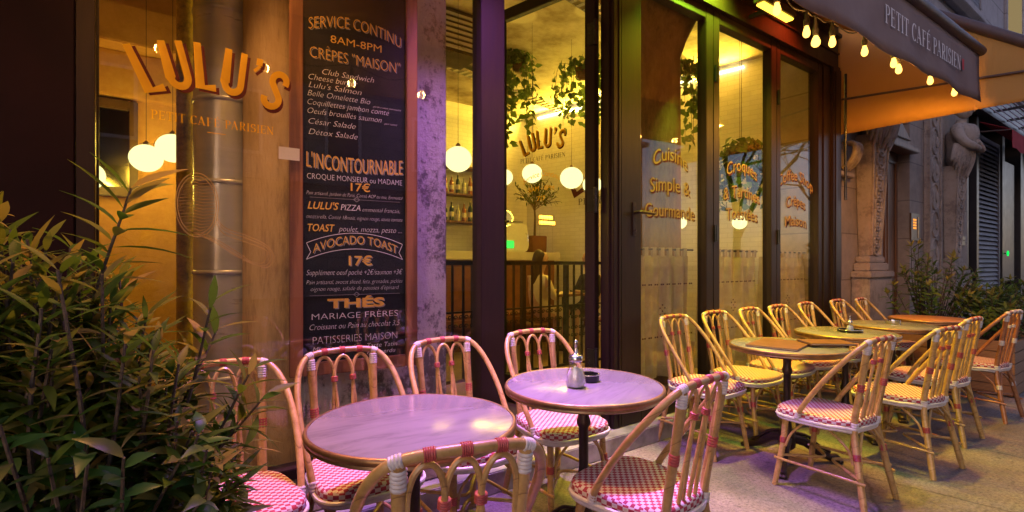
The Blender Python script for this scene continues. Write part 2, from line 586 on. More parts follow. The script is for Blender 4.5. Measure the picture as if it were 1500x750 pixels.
M['letter_shadow'] = cloth_mat("oxblood_lettering", (0.085, 0.014, 0.010), (0.065, 0.01, 0.008), trans=0.1, rough=0.5)
M['ink'] = pmat("ink_lettering", (0.03, 0.024, 0.018), (0.045, 0.03, 0.02), rough=0.6)
M['chalk_white'] = pmat("chalk_white", (0.80, 0.76, 0.70), (0.60, 0.57, 0.53), rough=0.9, scale=40)
M['chalk_gold'] = pmat("chalk_gold", (0.78, 0.46, 0.06), (0.62, 0.35, 0.045), rough=0.9, scale=40)
M['chalk_grey'] = pmat("chalk_grey", (0.30, 0.28, 0.25), (0.22, 0.2, 0.18), rough=0.9, scale=40)
M['slate'] = pmat("slate_board", (0.007, 0.007, 0.007), (0.013, 0.012, 0.012), rough=0.7, scale=3, spec=0.2)
M['red_wood'] = wood_mat("red_wood", (0.15, 0.055, 0.022), (0.31, 0.125, 0.05), sx=(16, 16, 1.4))
M['crate_wood'] = wood_mat("planter_wood", (0.16, 0.085, 0.04), (0.30, 0.165, 0.08), sx=(1.4, 1.4, 18))
M['door_wood'] = wood_mat("door_wood", (0.14, 0.06, 0.025), (0.23, 0.105, 0.045), sx=(10, 10, 0.8))
M['pillar'] = plaster_mat("scuffed_pillar_stone", (0.44, 0.40, 0.36), (0.13, 0.11, 0.10), (0.52, 0.48, 0.43), scale=4.6, sx=(1, 1, 0.8))
M['pillar_tan'] = plaster_mat("tan_column_stone", (0.40, 0.27, 0.13), (0.20, 0.12, 0.06), (0.50, 0.36, 0.2), scale=2.2, sx=(2.5, 2.5, 0.5), amount=(0.50, 0.62))
M['pillar_brown'] = plaster_mat("brown_column_stone", (0.19, 0.10, 0.045), (0.09, 0.045, 0.022), (0.27, 0.16, 0.08), scale=2.4, sx=(2, 2, 0.6), amount=(0.5, 0.62))
M['facade_stone'] = brick_mat("facade_stone", (0.36, 0.285, 0.225), (0.31, 0.245, 0.19), (0.20, 0.155, 0.12), 1.1, 0.55, 0.008, rough=0.85, bump=0.35, noise=0.8)
M['carved_stone'] = plaster_mat("carved_stone", (0.33, 0.265, 0.21), (0.23, 0.18, 0.145), (0.40, 0.33, 0.265), scale=3.0)
M['upper_stone'] = brick_mat("upper_stone", (0.34, 0.32, 0.32), (0.30, 0.28, 0.28), (0.18, 0.17, 0.17), 1.4, 0.5, 0.012, rough=0.85, noise=0.6)
M['white_brick'] = brick_mat("white_glazed_brick", (0.74, 0.72, 0.66), (0.68, 0.66, 0.60), (0.60, 0.58, 0.52), 0.20, 0.066, 0.004, rough=0.3, bump=0.15, noise=0.15)
M['ochre_wall'] = plaster_mat("ochre_wall", (0.52, 0.27, 0.08), (0.36, 0.17, 0.05), (0.62, 0.36, 0.13), scale=1.3, amount=(0.5, 0.68))
M['ceiling'] = ceiling_mat()
M['floor_in'] = pmat("cafe_floor", (0.22, 0.15, 0.09), (0.14, 0.09, 0.06), rough=0.35, scale=3)
M['pavement'] = pavement_mat()
M['asphalt'] = pmat("asphalt", (0.05, 0.05, 0.052), (0.065, 0.064, 0.064), rough=0.7, scale=20, bump=0.3)
M['tread'] = tread_mat()
M['duct'] = pmat("galvanised_duct", (0.56, 0.56, 0.56), (0.46, 0.46, 0.46), rough=0.30, metal=0.35, scale=2, stretch=(1, 1, 6))
M['gilt_pole'] = plaster_mat("gilded_pole", (0.55, 0.36, 0.06), (0.25, 0.17, 0.05), (0.72, 0.55, 0.18), scale=6, amount=(0.5, 0.6))
M['rail_iron'] = pmat("wrought_iron", (0.018, 0.016, 0.015), (0.03, 0.024, 0.02), rough=0.4, metal=0.5)
M['leather'] = pmat("brown_leather", (0.22, 0.085, 0.035), (0.15, 0.055, 0.022), rough=0.4, scale=7)
M['cream_top'] = pmat("cream_counter", (0.66, 0.62, 0.52), (0.58, 0.54, 0.45), rough=0.35)
M['white_enamel'] = pmat("white_enamel", (0.75, 0.74, 0.70), (0.70, 0.69, 0.65), rough=0.25)
M['steel'] = pmat("steel", (0.60, 0.60, 0.62), (0.5, 0.5, 0.52), rough=0.22, metal=1.0)
M['sugar'] = pmat("sugar", (0.75, 0.74, 0.74), (0.62, 0.61, 0.62), rough=0.9, scale=60, bump=0.4)
M['dark_tray'] = pmat("dark_tray", (0.045, 0.045, 0.05), (0.03, 0.03, 0.034), rough=0.3, metal=0.7)
M['menu_cover'] = pmat("menu_cover", (0.17, 0.065, 0.028), (0.12, 0.045, 0.02), rough=0.4, scale=9)
M['table_wood'] = wood_mat("table_wood", (0.36, 0.15, 0.05), (0.48, 0.22, 0.075), sx=(3, 18, 3), rough=0.3)
M['canvas_out'] = cloth_mat("taupe_canvas", (0.29, 0.23, 0.215), (0.24, 0.185, 0.175), trans=0.06, scale=2.5)
M['canvas_side'] = cloth_mat("tan_canvas", (0.54, 0.30, 0.095), (0.47, 0.26, 0.08), trans=0.12, scale=1.6)
M['tube_brown'] = pmat("brown_tube", (0.10, 0.06, 0.05), (0.075, 0.045, 0.04), rough=0.5)
M['valance_white'] = pmat("white_print", (0.80, 0.78, 0.76), (0.7, 0.68, 0.66), rough=0.8)
M['valance_red'] = pmat("red_print", (0.55, 0.05, 0.05), (0.45, 0.04, 0.04), rough=0.8)
M['curtain'] = cloth_mat("linen_curtain", (0.50, 0.42, 0.29), (0.42, 0.34, 0.23), trans=0.35, scale=14)
M['leaf_oleander'] = leaf_mat("oleander_leaf", [(0.050, 0.110, 0.012), (0.075, 0.135, 0.015), (0.17, 0.18, 0.024), (0.056, 0.115, 0.013), (0.28, 0.22, 0.045), (0.042, 0.100, 0.012), (0.075, 0.135, 0.018), (0.40, 0.27, 0.08)], trans=0.5, rough=0.5)
M['leaf_laurel'] = leaf_mat("laurel_leaf", [(0.026, 0.080, 0.014), (0.045, 0.105, 0.014), (0.090, 0.125, 0.018), (0.022, 0.072, 0.018), (0.15, 0.13, 0.03)], trans=0.25, rough=0.38)
M['leaf_right'] = leaf_mat("shrub_leaf", [(0.06, 0.125, 0.02), (0.09, 0.15, 0.025), (0.13, 0.17, 0.03), (0.065, 0.125, 0.025)], trans=0.3)
M['leaf_tip'] = leaf_mat("young_leaf", [(0.22, 0.22, 0.05), (0.30, 0.26, 0.06), (0.18, 0.2, 0.05)], trans=0.35)
M['leaf_ivy'] = leaf_mat("ivy_leaf", [(0.07, 0.12, 0.03), (0.11, 0.17, 0.04), (0.17, 0.24, 0.07)], trans=0.35)
M['bark'] = pmat("bark", (0.09, 0.065, 0.04), (0.06, 0.042, 0.028), rough=0.85, scale=25, bump=0.5)
M['pot'] = pmat("brown_pot", (0.16, 0.06, 0.03), (0.12, 0.045, 0.022), rough=0.5)
M['skin'] = pmat("skin", (0.50, 0.30, 0.2), (0.46, 0.27, 0.18), rough=0.55)
M['hair'] = pmat("dark_hair", (0.02, 0.012, 0.009), (0.035, 0.02, 0.013), rough=0.5, scale=40, stretch=(6, 6, 1))
M['cream_top_cloth'] = pmat("cream_blouse", (0.66, 0.58, 0.38), (0.58, 0.50, 0.32), rough=0.9)
M['dark_cloth'] = pmat("dark_coat", (0.025, 0.02, 0.018), (0.04, 0.03, 0.026), rough=0.9)
M['globe'] = emat("lamp_globe", (1.0, 0.90, 0.38), 0.66)
M['bulb'] = emat("filament_bulb", (1.0, 0.50, 0.08), 1.7)
M['led_strip'] = emat("led_strip", (1.0, 0.90, 0.48), 2.0)
M['neon'] = emat("orange_neon", (1.0, 0.42, 0.03), 5.0)
M['green_glow'] = emat("green_display", (0.06, 0.9, 0.10), 0.5)
M['keypad'] = emat("keypad_light", (1.0, 0.34, 0.05), 0.55)
M['green_cross'] = emat("green_cross", (0.0, 0.8, 0.10), 0.5)
M['dark_shop'] = pmat("dark_shopfront", (0.012, 0.010, 0.012), (0.02, 0.016, 0.018), rough=0.4)
M['shutter'] = pmat("grey_shutter", (0.13, 0.12, 0.135), (0.1, 0.09, 0.1), rough=0.6)
M['red_canvas'] = cloth_mat("red_canvas", (0.42, 0.05, 0.06), (0.34, 0.035, 0.045), trans=0.1)
M['white_paint'] = pmat("white_paint", (0.7, 0.7, 0.72), (0.6, 0.6, 0.62), rough=0.7)
M['blind_cream'] = emat("lit_blind", (0.75, 0.55, 0.25), 0.13)
M['bottle_glass'] = pmat("green_bottle", (0.03, 0.06, 0.02), (0.05, 0.07, 0.02), rough=0.12, spec=0.7)
M['bottle_amber'] = pmat("amber_bottle", (0.35, 0.13, 0.02), (0.28, 0.1, 0.02), rough=0.12, spec=0.7)
M['bottle_clear'] = pmat("pale_bottle", (0.50, 0.48, 0.34), (0.42, 0.40, 0.28), rough=0.12, spec=0.7)
M['mirror'] = pmat("old_mirror", (0.55, 0.5, 0.4), (0.4, 0.36, 0.28), rough=0.12, metal=1.0, scale=4)
M['picture_frame'] = pmat("dark_frame", (0.12, 0.06, 0.025), (0.08, 0.04, 0.018), rough=0.4)
M['paper'] = pmat("paper", (0.66, 0.60, 0.50), (0.6, 0.54, 0.45), rough=0.9)
M['plastic_white'] = pmat("white_plastic", (0.6, 0.6, 0.6), (0.55, 0.55, 0.55), rough=0.4)
M['cable'] = pmat("black_cable", (0.015, 0.013, 0.012), (0.02, 0.018, 0.016), rough=0.6)
M['slate_roof'] = pmat("slate_roof", (0.09, 0.095, 0.11), (0.07, 0.075, 0.09), rough=0.6)
M['window_dark'] = pmat("dark_window", (0.03, 0.035, 0.05), (0.02, 0.025, 0.035), rough=0.1)

# ------------------------------------------------------------------ geometry helpers
class MB:
    def __init__(self):
        self.v, self.f, self.u = [], [], {}

    def add(self, verts, faces, uvs=None):
        o = len(self.v)
        self.v += [tuple(p) for p in verts]
        for i, f in enumerate(faces):
            if uvs:
                self.u[len(self.f)] = uvs[i]
            self.f.append(tuple(o + k for k in f))
        return self

    def box(self, x0, x1, y0, y1, z0, z1, mat=None):
        p = [(x, y, z) for z in (z0, z1) for y in (y0, y1) for x in (x0, x1)]
        if mat is not None:
            p = [mat @ Vector(q) for q in p]
        return self.add(p, [(0, 2, 3, 1), (4, 5, 7, 6), (0, 1, 5, 4), (2, 6, 7, 3), (0, 4, 6, 2), (1, 3, 7, 5)])

    def tube(self, path, r, n=8, closed=False):
        P = [Vector(p) for p in path]
        k = len(P)
        rr = r if isinstance(r, (list, tuple)) else [r] * k
        T = []
        for i in range(k):
            if closed:
                d = P[(i + 1) % k] - P[i - 1]
            else:
                d = P[min(i + 1, k - 1)] - P[max(i - 1, 0)]
            T.append(d.normalized() if d.length > 1e-9 else Vector((0, 0, 1)))
        a = Vector((0, 0, 1)) if abs(T[0].z) < 0.9 else Vector((1, 0, 0))
        nrm = (a - T[0] * a.dot(T[0])).normalized()
        vs = []
        for i in range(k):
            nrm = nrm - T[i] * nrm.dot(T[i])
            nrm = nrm.normalized() if nrm.length > 1e-6 else T[i].orthogonal().normalized()
            bi = T[i].cross(nrm)
            for j in range(n):
                t = 2 * PI * j / n
                vs.append(P[i] + (nrm * math.cos(t) + bi * math.sin(t)) * rr[i])
        fs = []
        for i in range(k if closed else k - 1):
            for j in range(n):
                b = ((i + 1) % k) * n
                fs.append((i * n + j, i * n + (j + 1) % n, b + (j + 1) % n, b + j))
        if not closed:
            fs.append(tuple(reversed(range(n))))
            fs.append(tuple(range((k - 1) * n, k * n)))
        return self.add(vs, fs)

    def lathe(self, prof, c=(0, 0, 0), n=24, cap=True, flute=0.0, nf=0):
        vs, fs = [], []
        for (r, z) in prof:
            for j in range(n):
                t = 2 * PI * j / n
                q = r * (1 + flute * math.cos(nf * t)) if nf else r
                vs.append((c[0] + q * math.cos(t), c[1] + q * math.sin(t), c[2] + z))
        for i in range(len(prof) - 1):
            for j in range(n):
                fs.append((i * n + j, i * n + (j + 1) % n, (i + 1) * n + (j + 1) % n, (i + 1) * n + j))
        if cap:
            fs.append(tuple(reversed(range(n))))
            fs.append(tuple(range((len(prof) - 1) * n, len(prof) * n)))
        return self.add(vs, fs)

    def ball(self, c, rx, ry=None, rz=None, nu=16, nv=10):
        ry = ry or rx
        rz = rz or rx
        prof = [(math.sin(PI * i / nv), -math.cos(PI * i / nv)) for i in range(nv + 1)]
        vs, fs = [], []
        for i, (s, z) in enumerate(prof):
            s = max(s, 0.002)
            for j in range(nu):
                t = 2 * PI * j / nu
                vs.append((c[0] + rx * s * math.cos(t), c[1] + ry * s * math.sin(t), c[2] + rz * z))
        for i in range(nv):
            for j in range(nu):
                fs.append((i * nu + j, i * nu + (j + 1) % nu, (i + 1) * nu + (j + 1) % nu, (i + 1) * nu + j))
        fs.append(tuple(reversed(range(nu))))
        fs.append(tuple(range(nv * nu, (nv + 1) * nu)))
        return self.add(vs, fs)

    def prism(self, poly, d0, d1, fn):
        """poly: 2-D outline (counter-clockwise); fn(u, v, d) -> point"""
        n = len(poly)
        vs = [fn(u, v, d0) for u, v in poly] + [fn(u, v, d1) for u, v in poly]
        fs = [tuple(reversed(range(n))), tuple(range(n, 2 * n))]
        fs += [(i, (i + 1) % n, n + (i + 1) % n, n + i) for i in range(n)]
        return self.add(vs, fs)

    def build(self, name, mat, parent=None, smooth=False, bevel=0.0, fix=True):
        me = bpy.data.meshes.new(name)
        me.from_pydata(self.v, [], self.f)
        if self.u:
            ul = me.uv_layers.new(name="UVMap")
            for pi, p in enumerate(me.polygons):
                uv = self.u.get(pi)
                if uv:
                    for li, c in zip(p.loop_indices, uv):
                        ul.data[li].uv = c
        if fix or bevel:
            bm = bmesh.new()
            bm.from_mesh(me)
            if bevel:
                bmesh.ops.bevel(bm, geom=bm.edges[:], offset=bevel, segments=2, affect='EDGES', clamp_overlap=True)
            if fix:
                bmesh.ops.recalc_face_normals(bm, faces=bm.faces[:])
            bm.to_mesh(me)
            bm.free()
        me.materials.append(mat)
        if smooth:
            for p in me.polygons:
                p.use_smooth = True
            try:
                me.set_sharp_from_angle(angle=R(50))
            except Exception:
                pass
        me.update()
        o = bpy.data.objects.new(name, me)
        COL.objects.link(o)
        if parent is not None:
            o.parent = parent
        return o

def thing(name, label, cat, loc=(0, 0, 0), rz=0.0, group=None):
    o = bpy.data.objects.new(name, None)
    o.empty_display_size = 0.1
    COL.objects.link(o)
    o.location = loc
    o.rotation_euler = (0, 0, rz)
    tag(o, label, cat, group)
    return o

def tag(o, label=None, cat=None, group=None, kind=None):
    if label: o['label'] = label
    if cat: o['category'] = cat
    if group: o['group'] = group
    if kind: o['kind'] = kind
    return o

KIDS = {}
def copy_tree(o, parent=None):
    c = o.copy()
    COL.objects.link(c)
    if parent is not None:
        c.parent = parent
    for ch in list(o.children):
        copy_tree(ch, c)
    return c

def spline(pts, n=6, closed=False):
    P = [Vector(p) for p in pts]
    k = len(P)
    out = []
    segs = k if closed else k - 1
    for i in range(segs):
        if closed:
            p0, p1, p2, p3 = P[i - 1], P[i], P[(i + 1) % k], P[(i + 2) % k]
        else:
            p1, p2 = P[i], P[i + 1]
            p0 = P[i - 1] if i else p1 * 2 - p2
            p3 = P[i + 2] if i + 2 < k else p2 * 2 - p1
        for j in range(n):
            t = j / n
            out.append(0.5 * ((2 * p1) + (p2 - p0) * t + (2 * p0 - 5 * p1 + 4 * p2 - p3) * t * t + (3 * p1 - p0 - 3 * p2 + p3) * t ** 3))
    if not closed:
        out.append(P[-1])
    return out

# ------------------------------------------------------------------ lettering
def text2d(s, size=1.0, bold=0.0, shear=0.0, xs=1.0, align='LEFT', spacing=1.0):
    cu = bpy.data.curves.new("lettering_curve", 'FONT')
    cu.body = s
    cu.size = 1.0
    cu.offset = bold
    cu.shear = shear
    cu.align_x = align
    cu.space_character = spacing
    cu.resolution_u = 3
    o = bpy.data.objects.new("lettering_curve", cu)
    COL.objects.link(o)
    dg = bpy.context.evaluated_depsgraph_get()
    dg.update()
    e = o.evaluated_get(dg)
    me = e.to_mesh()
    vs = [(v.co.x * size * xs, v.co.y * size) for v in me.vertices]
    fs = [tuple(p.vertices) for p in me.polygons]
    e.to_mesh_clear()
    bpy.data.objects.remove(o)
    bpy.data.curves.remove(cu)
    return vs, fs

def fit_text(s, width, height, bold=0.0, shear=0.0, spacing=1.0):
    """text scaled to a given overall width and cap height, centred on x, baseline at 0"""
    vs, fs = text2d(s, 1.0, bold, shear, 1.0, 'LEFT', spacing)
    cap = 0.73
    x0, x1 = min(v[0] for v in vs), max(v[0] for v in vs)
    k = width / (x1 - x0)
    return [((v[0] - (x0 + x1) / 2) * k, v[1] * height / cap) for v in vs], fs

def arch(vs, rad):
    """bend a flat line of lettering over an arc of radius rad (positive bulges up)"""
    out = []
    for x, y in vs:
        a = x / rad
        out.append(((rad + y) * math.sin(a), (rad + y) * math.cos(a) - rad))
    return out

def lift(vs, amp, half):
    """baseline that rises in the middle, letters kept upright"""
    return [(x, y + amp * (1 - (x / half) ** 2)) for x, y in vs]

def stroke2d(pts, thick, thin=None):
    """a ribbon along 2-D points; width by direction when thin is given"""
    n = len(pts)
    vs, fs = [], []
    for i in range(n):
        a = pts[max(i - 1, 0)]
        b = pts[min(i + 1, n - 1)]
        dx, dy = b[0] - a[0], b[1] - a[1]
        L = math.hypot(dx, dy) or 1e-9
        w = thick if thin is None else thin + (thick - thin) * (abs(dy) / L) ** 1.5
        nx, ny = -dy / L * w / 2, dx / L * w / 2
        if 0 < i < n - 1:     # mitre so that bold corners keep their width
            d1 = (pts[i][0] - pts[i - 1][0], pts[i][1] - pts[i - 1][1])
            d2 = (pts[i + 1][0] - pts[i][0], pts[i + 1][1] - pts[i][1])
            l1, l2 = math.hypot(*d1) or 1e-9, math.hypot(*d2) or 1e-9
            c = (d1[0] * d2[0] + d1[1] * d2[1]) / (l1 * l2)
            m = 1 / max(0.5, math.sqrt(max(0.0, (1 + c) / 2)))
            nx, ny = nx * m, ny * m
        vs += [(pts[i][0] + nx, pts[i][1] + ny), (pts[i][0] - nx, pts[i][1] - ny)]
    for i in range(n - 1):
        fs.append((2 * i, 2 * i + 1, 2 * i + 3, 2 * i + 2))
    return vs, fs

def arc2(cx, cy, rx, ry, a0, a1, n=14):
    return [(cx + rx * math.cos(R(a0 + (a1 - a0) * i / n)), cy + ry * math.sin(R(a0 + (a1 - a0) * i / n))) for i in range(n + 1)]

def serif_glyph(ch):
    TK, TN = 0.155, 0.05
    st, w = [], 0.7
    def stem(x): st.append((((x, 0), (x, 1)), TK, None)); foot(x); foot(x, 1)
    def foot(x, y=0, h=0.16): st.append((((x - h, y + (0.022 if y == 0 else -0.022)), (x + h, y + (0.022 if y == 0 else -0.022))), 0.045, None))
    def bar(x0, x1, y, t=TN): st.append((((x0, y), (x1, y)), t, None))
    if ch in 'PR':
        stem(0.17); st.append(([(0.2, 0.975)] + arc2(0.36, 0.735, 0.24, 0.24, 90, -90) + [(0.2, 0.495)], TK, TN)); w = 0.68
        if ch == 'R':
            st.append((((0.38, 0.5), (0.68, 0.02)), 0.14, None)); bar(0.6, 0.8, 0.022, 0.045); w = 0.8
    elif ch in 'EFÉ':
        stem(0.17); bar(0.2, 0.62, 0.976); bar(0.2, 0.5, 0.51)
        st.append((((0.615, 1.0), (0.615, 0.8)), 0.045, None)); st.append((((0.5, 0.6), (0.5, 0.42)), 0.04, None))
        if ch != 'F':
            bar(0.2, 0.64, 0.024); st.append((((0.64, 0.0), (0.64, 0.21)), 0.045, None))
        if ch == 'É':
            st.append((((0.34, 1.08), (0.52, 1.26)), 0.08, None))
        w = 0.73
    elif ch == 'T':
        st.append((((0.36, 0), (0.36, 1)), TK, None)); foot(0.36); bar(0.02, 0.70, 0.976)
        st.append((((0.03, 1.0), (0.03, 0.77)), 0.045, None)); st.append((((0.69, 1.0), (0.69, 0.77)), 0.045, None)); w = 0.72
    elif ch == 'I':
        stem(0.17); w = 0.36
    elif ch == 'C':
        st.append((arc2(0.42, 0.5, 0.34, 0.49, 48, 312, 22), TK, TN)); st.append((((0.66, 0.98), (0.66, 0.74)), 0.045, None)); w = 0.76
    elif ch == 'A':
        st.append((((0.06, 0.02), (0.36, 1.0)), 0.055, None)); st.append((((0.34, 1.02), (0.68, 0.02)), TK, None))
        bar(0.17, 0.55, 0.33); foot(0.06, 0, 0.12); foot(0.68, 0, 0.15); w = 0.84
    elif ch == 'S':
        pts = [(0.56, 0.80)] + arc2(0.33, 0.745, 0.22, 0.235, 35, 250, 12) + arc2(0.33, 0.265, 0.25, 0.245, 70, -145, 14)
        st.append((pts, TK, TN)); st.append((((0.56, 0.98), (0.56, 0.72)), 0.045, None)); st.append((((0.09, 0.02), (0.09, 0.28)), 0.045, None)); w = 0.68
    elif ch == 'N':
        st.append((((0.12, 0), (0.12, 1)), 0.06, None)); st.append((((0.72, 0), (0.72, 1)), 0.06, None))
        st.append((((0.10, 0.98), (0.72, 0.02)), TK, None)); foot(0.12, 0, 0.12); foot(0.72, 1, 0.12); foot(0.06, 1, 0.08); w = 0.86
    else:
        w = 0.36
    return st, w

def serif_text(s, width, cap):
    x, items = 0.0, []
    for ch in s:
        st, w = serif_glyph(ch)
        items += [([(p[0] + x, p[1]) for p in pts], a, b) for pts, a, b in st]
        x += w + 0.10
    k = width / x
    vs, fs = [], []
    dz = []
    for q, (pts, a, b) in enumerate(items):
        v, f = stroke2d([(p[0] * k, p[1] * cap) for p in pts], a * min(k, cap), None if b is None else b * min(k, cap))
        o = len(vs)
        vs += [(p[0] - width / 2, p[1]) for p in v]
        dz += [q % 7 * 0.00012] * len(v)
        fs += [tuple(o + i for i in g) for g in f]
    return vs, fs, dz

def put(mb, vs, fs, fn, d=0.0, dz=None):
    mb.add([fn(v[0], v[1], d + (dz[i] if dz else 0)) for i, v in enumerate(vs)], fs)

def plane_fn(o, ux, out):
    """point o, unit direction along the line of writing, unit direction towards the reader"""
    o, ux, out = Vector(o), Vector(ux).normalized(), Vector(out).normalized()
    return lambda u, v, d: o + ux * u + Vector((0, 0, v)) + out * d

def big_logo_glyphs():
    """the bold condensed shop name: list of (2-D ribbons of the glyph in a 0.42 x 1 box)"""
    T = 0.155
    L = [stroke2d([(0.10, 1.0), (0.10, 0.078), (0.44, 0.078)], T)]
    U = [stroke2d([(0.10, 1.0), (0.10, 0.26)] + arc2(0.28, 0.26, 0.18, 0.185, 180, 360, 12) + [(0.46, 1.0)], T)]
    A = [stroke2d([(0.08, 1.02), (0.10, 0.86)], 0.15), stroke2d([(0.13, 0.86), (0.02, 0.70)], 0.07)]
    Sg = [stroke2d([(0.44, 0.70)] + arc2(0.27, 0.735, 0.17, 0.17, 0, 230, 14) + arc2(0.27, 0.27, 0.18, 0.17, 50, -180, 14), T)]
    return [('L', L, 0.50), ('U', U, 0.56), ('L', L, 0.50), ('U', U, 0.56), ("'", A, 0.24), ('S', Sg, 0.52)]

def logo(mb_front, mb_back, fn, height, radius, ang0, ang1, squeeze=1.0):
    gl = big_logo_glyphs()
    tot = sum(g[2] + 0.16 for g in gl)
    pos = 0
    for ch, ribs, w in gl:
        a = R(ang0 + (ang1 - ang0) * (pos + w / 2) / tot)
        pos += w + 0.16
        for q, (v, f) in enumerate(ribs):
            def tr(p, dx, dy):
                x = (p[0] - w / 2) * height * squeeze + dx
                y = p[1] * height + dy
                return ((radius * math.sin(a) + x * math.cos(a) + y * math.sin(a)), (radius * math.cos(a) - x * math.sin(a) + y * math.cos(a)) - radius)
            put(mb_front, [tr(p, 0, 0) for p in v], f, fn, 0.0016 + 0.0002 * q)
            put(mb_back, [tr(p, 0.06 * height, -0.06 * height) for p in v], f, fn, 0.0008 + 0.0002 * q)

# ------------------------------------------------------------------ ground
YG = 2.52                                   # plane of the shop glass
b = MB(); b.box(-30, 60, -2.6, 2.40, -0.14, 0.0)
tag(b.build("pavement", M['pavement']), kind='structure')
b = MB(); b.box(-30, 60, -2.78, -2.602, -0.16, 0.003)
tag(b.build("kerb", pmat("kerb_granite", (0.30, 0.29, 0.28), (0.22, 0.21, 0.2), rough=0.7, scale=30), bevel=0.015), kind='structure')
b = MB(); b.box(-200, 200, -200, 60, -0.30, -0.145)
tag(b.build("road", M['asphalt']), kind='structure')

# ------------------------------------------------------------------ the cafe building
cafe = thing("cafe_building", "cafe building with black framed glass shopfront, gold lettering and open door beside the bistro tables", "building", (0, 0, 0))
b = MB(); b.box(-1.6, 7.2, 2.56, 8.4, 0.02, 0.15); b.build("floor", M['floor_in'], cafe)
b = MB(); b.box(-1.7, 7.2, 2.62, 8.0, 4.05, 4.2); b.build("ceiling", M['ceiling'], cafe)
b = MB(); b.box(-1.7, 6.22, 7.6, 7.8, 0.15, 4.05); b.build("wall", M['white_brick'], cafe)['label'] = "white glazed brick wall behind the bar"
b = MB(); b.box(0, 5.05, 0.0, 0.25, 0.151, 4.049)
o = b.build("wall", M['white_brick'], cafe); o.location = (5.80, 7.599, 0); o.rotation_euler = (0, 0, math.atan2(-4.94, 1.04))
o['label'] = "white brick wall under the light strip"
b = MB(); b.box(-1.6, 1.25, 5.55, 5.7, 0.15, 4.05); b.box(-1.7, -1.55, 2.62, 5.55, 0.15, 4.05)
b.build("wall", M['ochre_wall'], cafe)['label'] = "ochre wall with the old mirror"
b = MB(); b.box(-1.55, 1.25, 5.2, 5.55, 3.1, 3.42); b.box(-1.55, 1.25, 5.42, 5.55, 2.72, 3.1)
b.build("beam", M['ochre_wall'], cafe, bevel=0.01)
# upper floors and the fascia over the glass
b = MB(); b.box(-4, 6.30, 2.60, 3.0, 4.05, 13); b.box(-4, -1.56, 2.60, 3.0, 0, 4.05)
b.build("wall", M['upper_stone'], cafe)['label'] = "grey stone wall above the shopfront"
b = MB()
b.box(-2.2, 6.26, 2.46, 2.60, 3.44, 4.05); b.box(-2.2, 6.26, 2.44, 2.46, 3.44, 3.475)
b.box(-2.2, 6.26, 2.445, 2.46, 3.62, 3.64); b.box(-2.2, 6.26, 2.42, 2.46, 3.80, 3.84)
b.build("fascia", M['black_metal'], cafe, bevel=0.003)
# pier on the near side: a dark panelled metal pier
b = MB(); b.box(-2.2, -0.225, 2.47, 2.60, 0.12, 3.44); b.box(-0.62, -0.60, 2.455, 2.47, 0.12, 3.44)
b.build("pier", M['maroon_metal'], cafe, bevel=0.004)
b = MB(); b.box(5.90, 6.06, 2.46, 2.62, 0.12, 3.44); b.box(6.062, 6.26, 2.43, 2.62, 0.0, 3.44); b.box(6.10, 6.22, 2.42, 2.43, 0.1, 3.40)
b.build("pier", M['black_metal'], cafe, bevel=0.004)
# threshold step with chequer plate
b = MB(); b.box(-2.2, 6.06, 2.36, 2.62, 0.0, 0.125)
b.build("step", M['tread'], cafe, bevel=0.006)
# low stone base under the fixed window
b = MB(); b.box(-0.215, 1.56, 2.475, 2.60, 0.127, 0.30)
b.build("window_base", M['carved_stone'], cafe, bevel=0.008)

def frame_rect(mb, x0, x1, z0, z1, sl, sr, st, sb, y0, y1):
    """stiles and rails butted end to end"""
    mb.box(x0, x0 + sl, y0, y1, z0, z1)
    mb.box(x1 - sr, x1, y0, y1, z0, z1)
    mb.box(x0 + sl + 0.0005, x1 - sr - 0.0005, y0 + 0.002, y1 - 0.002, z1 - st, z1)
    mb.box(x0 + sl + 0.0005, x1 - sr - 0.0005, y0 + 0.002, y1 - 0.002, z0, z0 + sb)

def write(name, mat, parent, items, y=2.513, out=(0, -1, 0)):
    """items: (vs, fs, x, z, d[, dz])"""
    for it in items:                      # each line of writing is a piece of its own
        mb = MB()
        put(mb, it[0], it[1], plane_fn((it[2], y, it[3]), (1, 0, 0), out), it[4], it[5] if len(it) > 5 else None)
        mb.build(name, mat, parent, fix=False)

# --- fixed window
b = MB(); frame_rect(b, -0.222, 1.72, 0.302, 3.435, 0.055, 0.165, 0.05, 0.05, 2.47, 2.57)
b.box(-0.164, -0.156, 2.485, 2.50, 0.36, 3.38)
win = b.build("window", M['black_metal'], cafe, bevel=0.003); win['label'] = "large fixed window with the arched gold shop name"
b = MB(); b.box(-0.168, 1.556, 2.517, 2.523, 0.351, 3.386); b.build("pane", M['glass'], win)
fr, bk = MB(), MB()
fn = plane_fn((0.235, 2.511, 2.035), (1, 0, 0), (0, -1, 0))
logo(fr, bk, fn, 0.20, 0.52, -27, 28, squeeze=0.85)
fr.build("lettering", M['gold'], win, fix=False)
bk.build("lettering", M['letter_shadow'], win, fix=False)
vs, fs, dz = serif_text("PETIT CAFÉ PARISIEN", 0.46, 0.036)
write("lettering", M['gold'], win, [(vs, fs, 0.235, 1.885, 0.0, dz)], y=2.5115)
write("rule_line", M['gold'], win, [(*stroke2d([(-0.035, 0), (0.035, 0)], 0.003), 0.235, 1.858, 0)], y=2.5115)
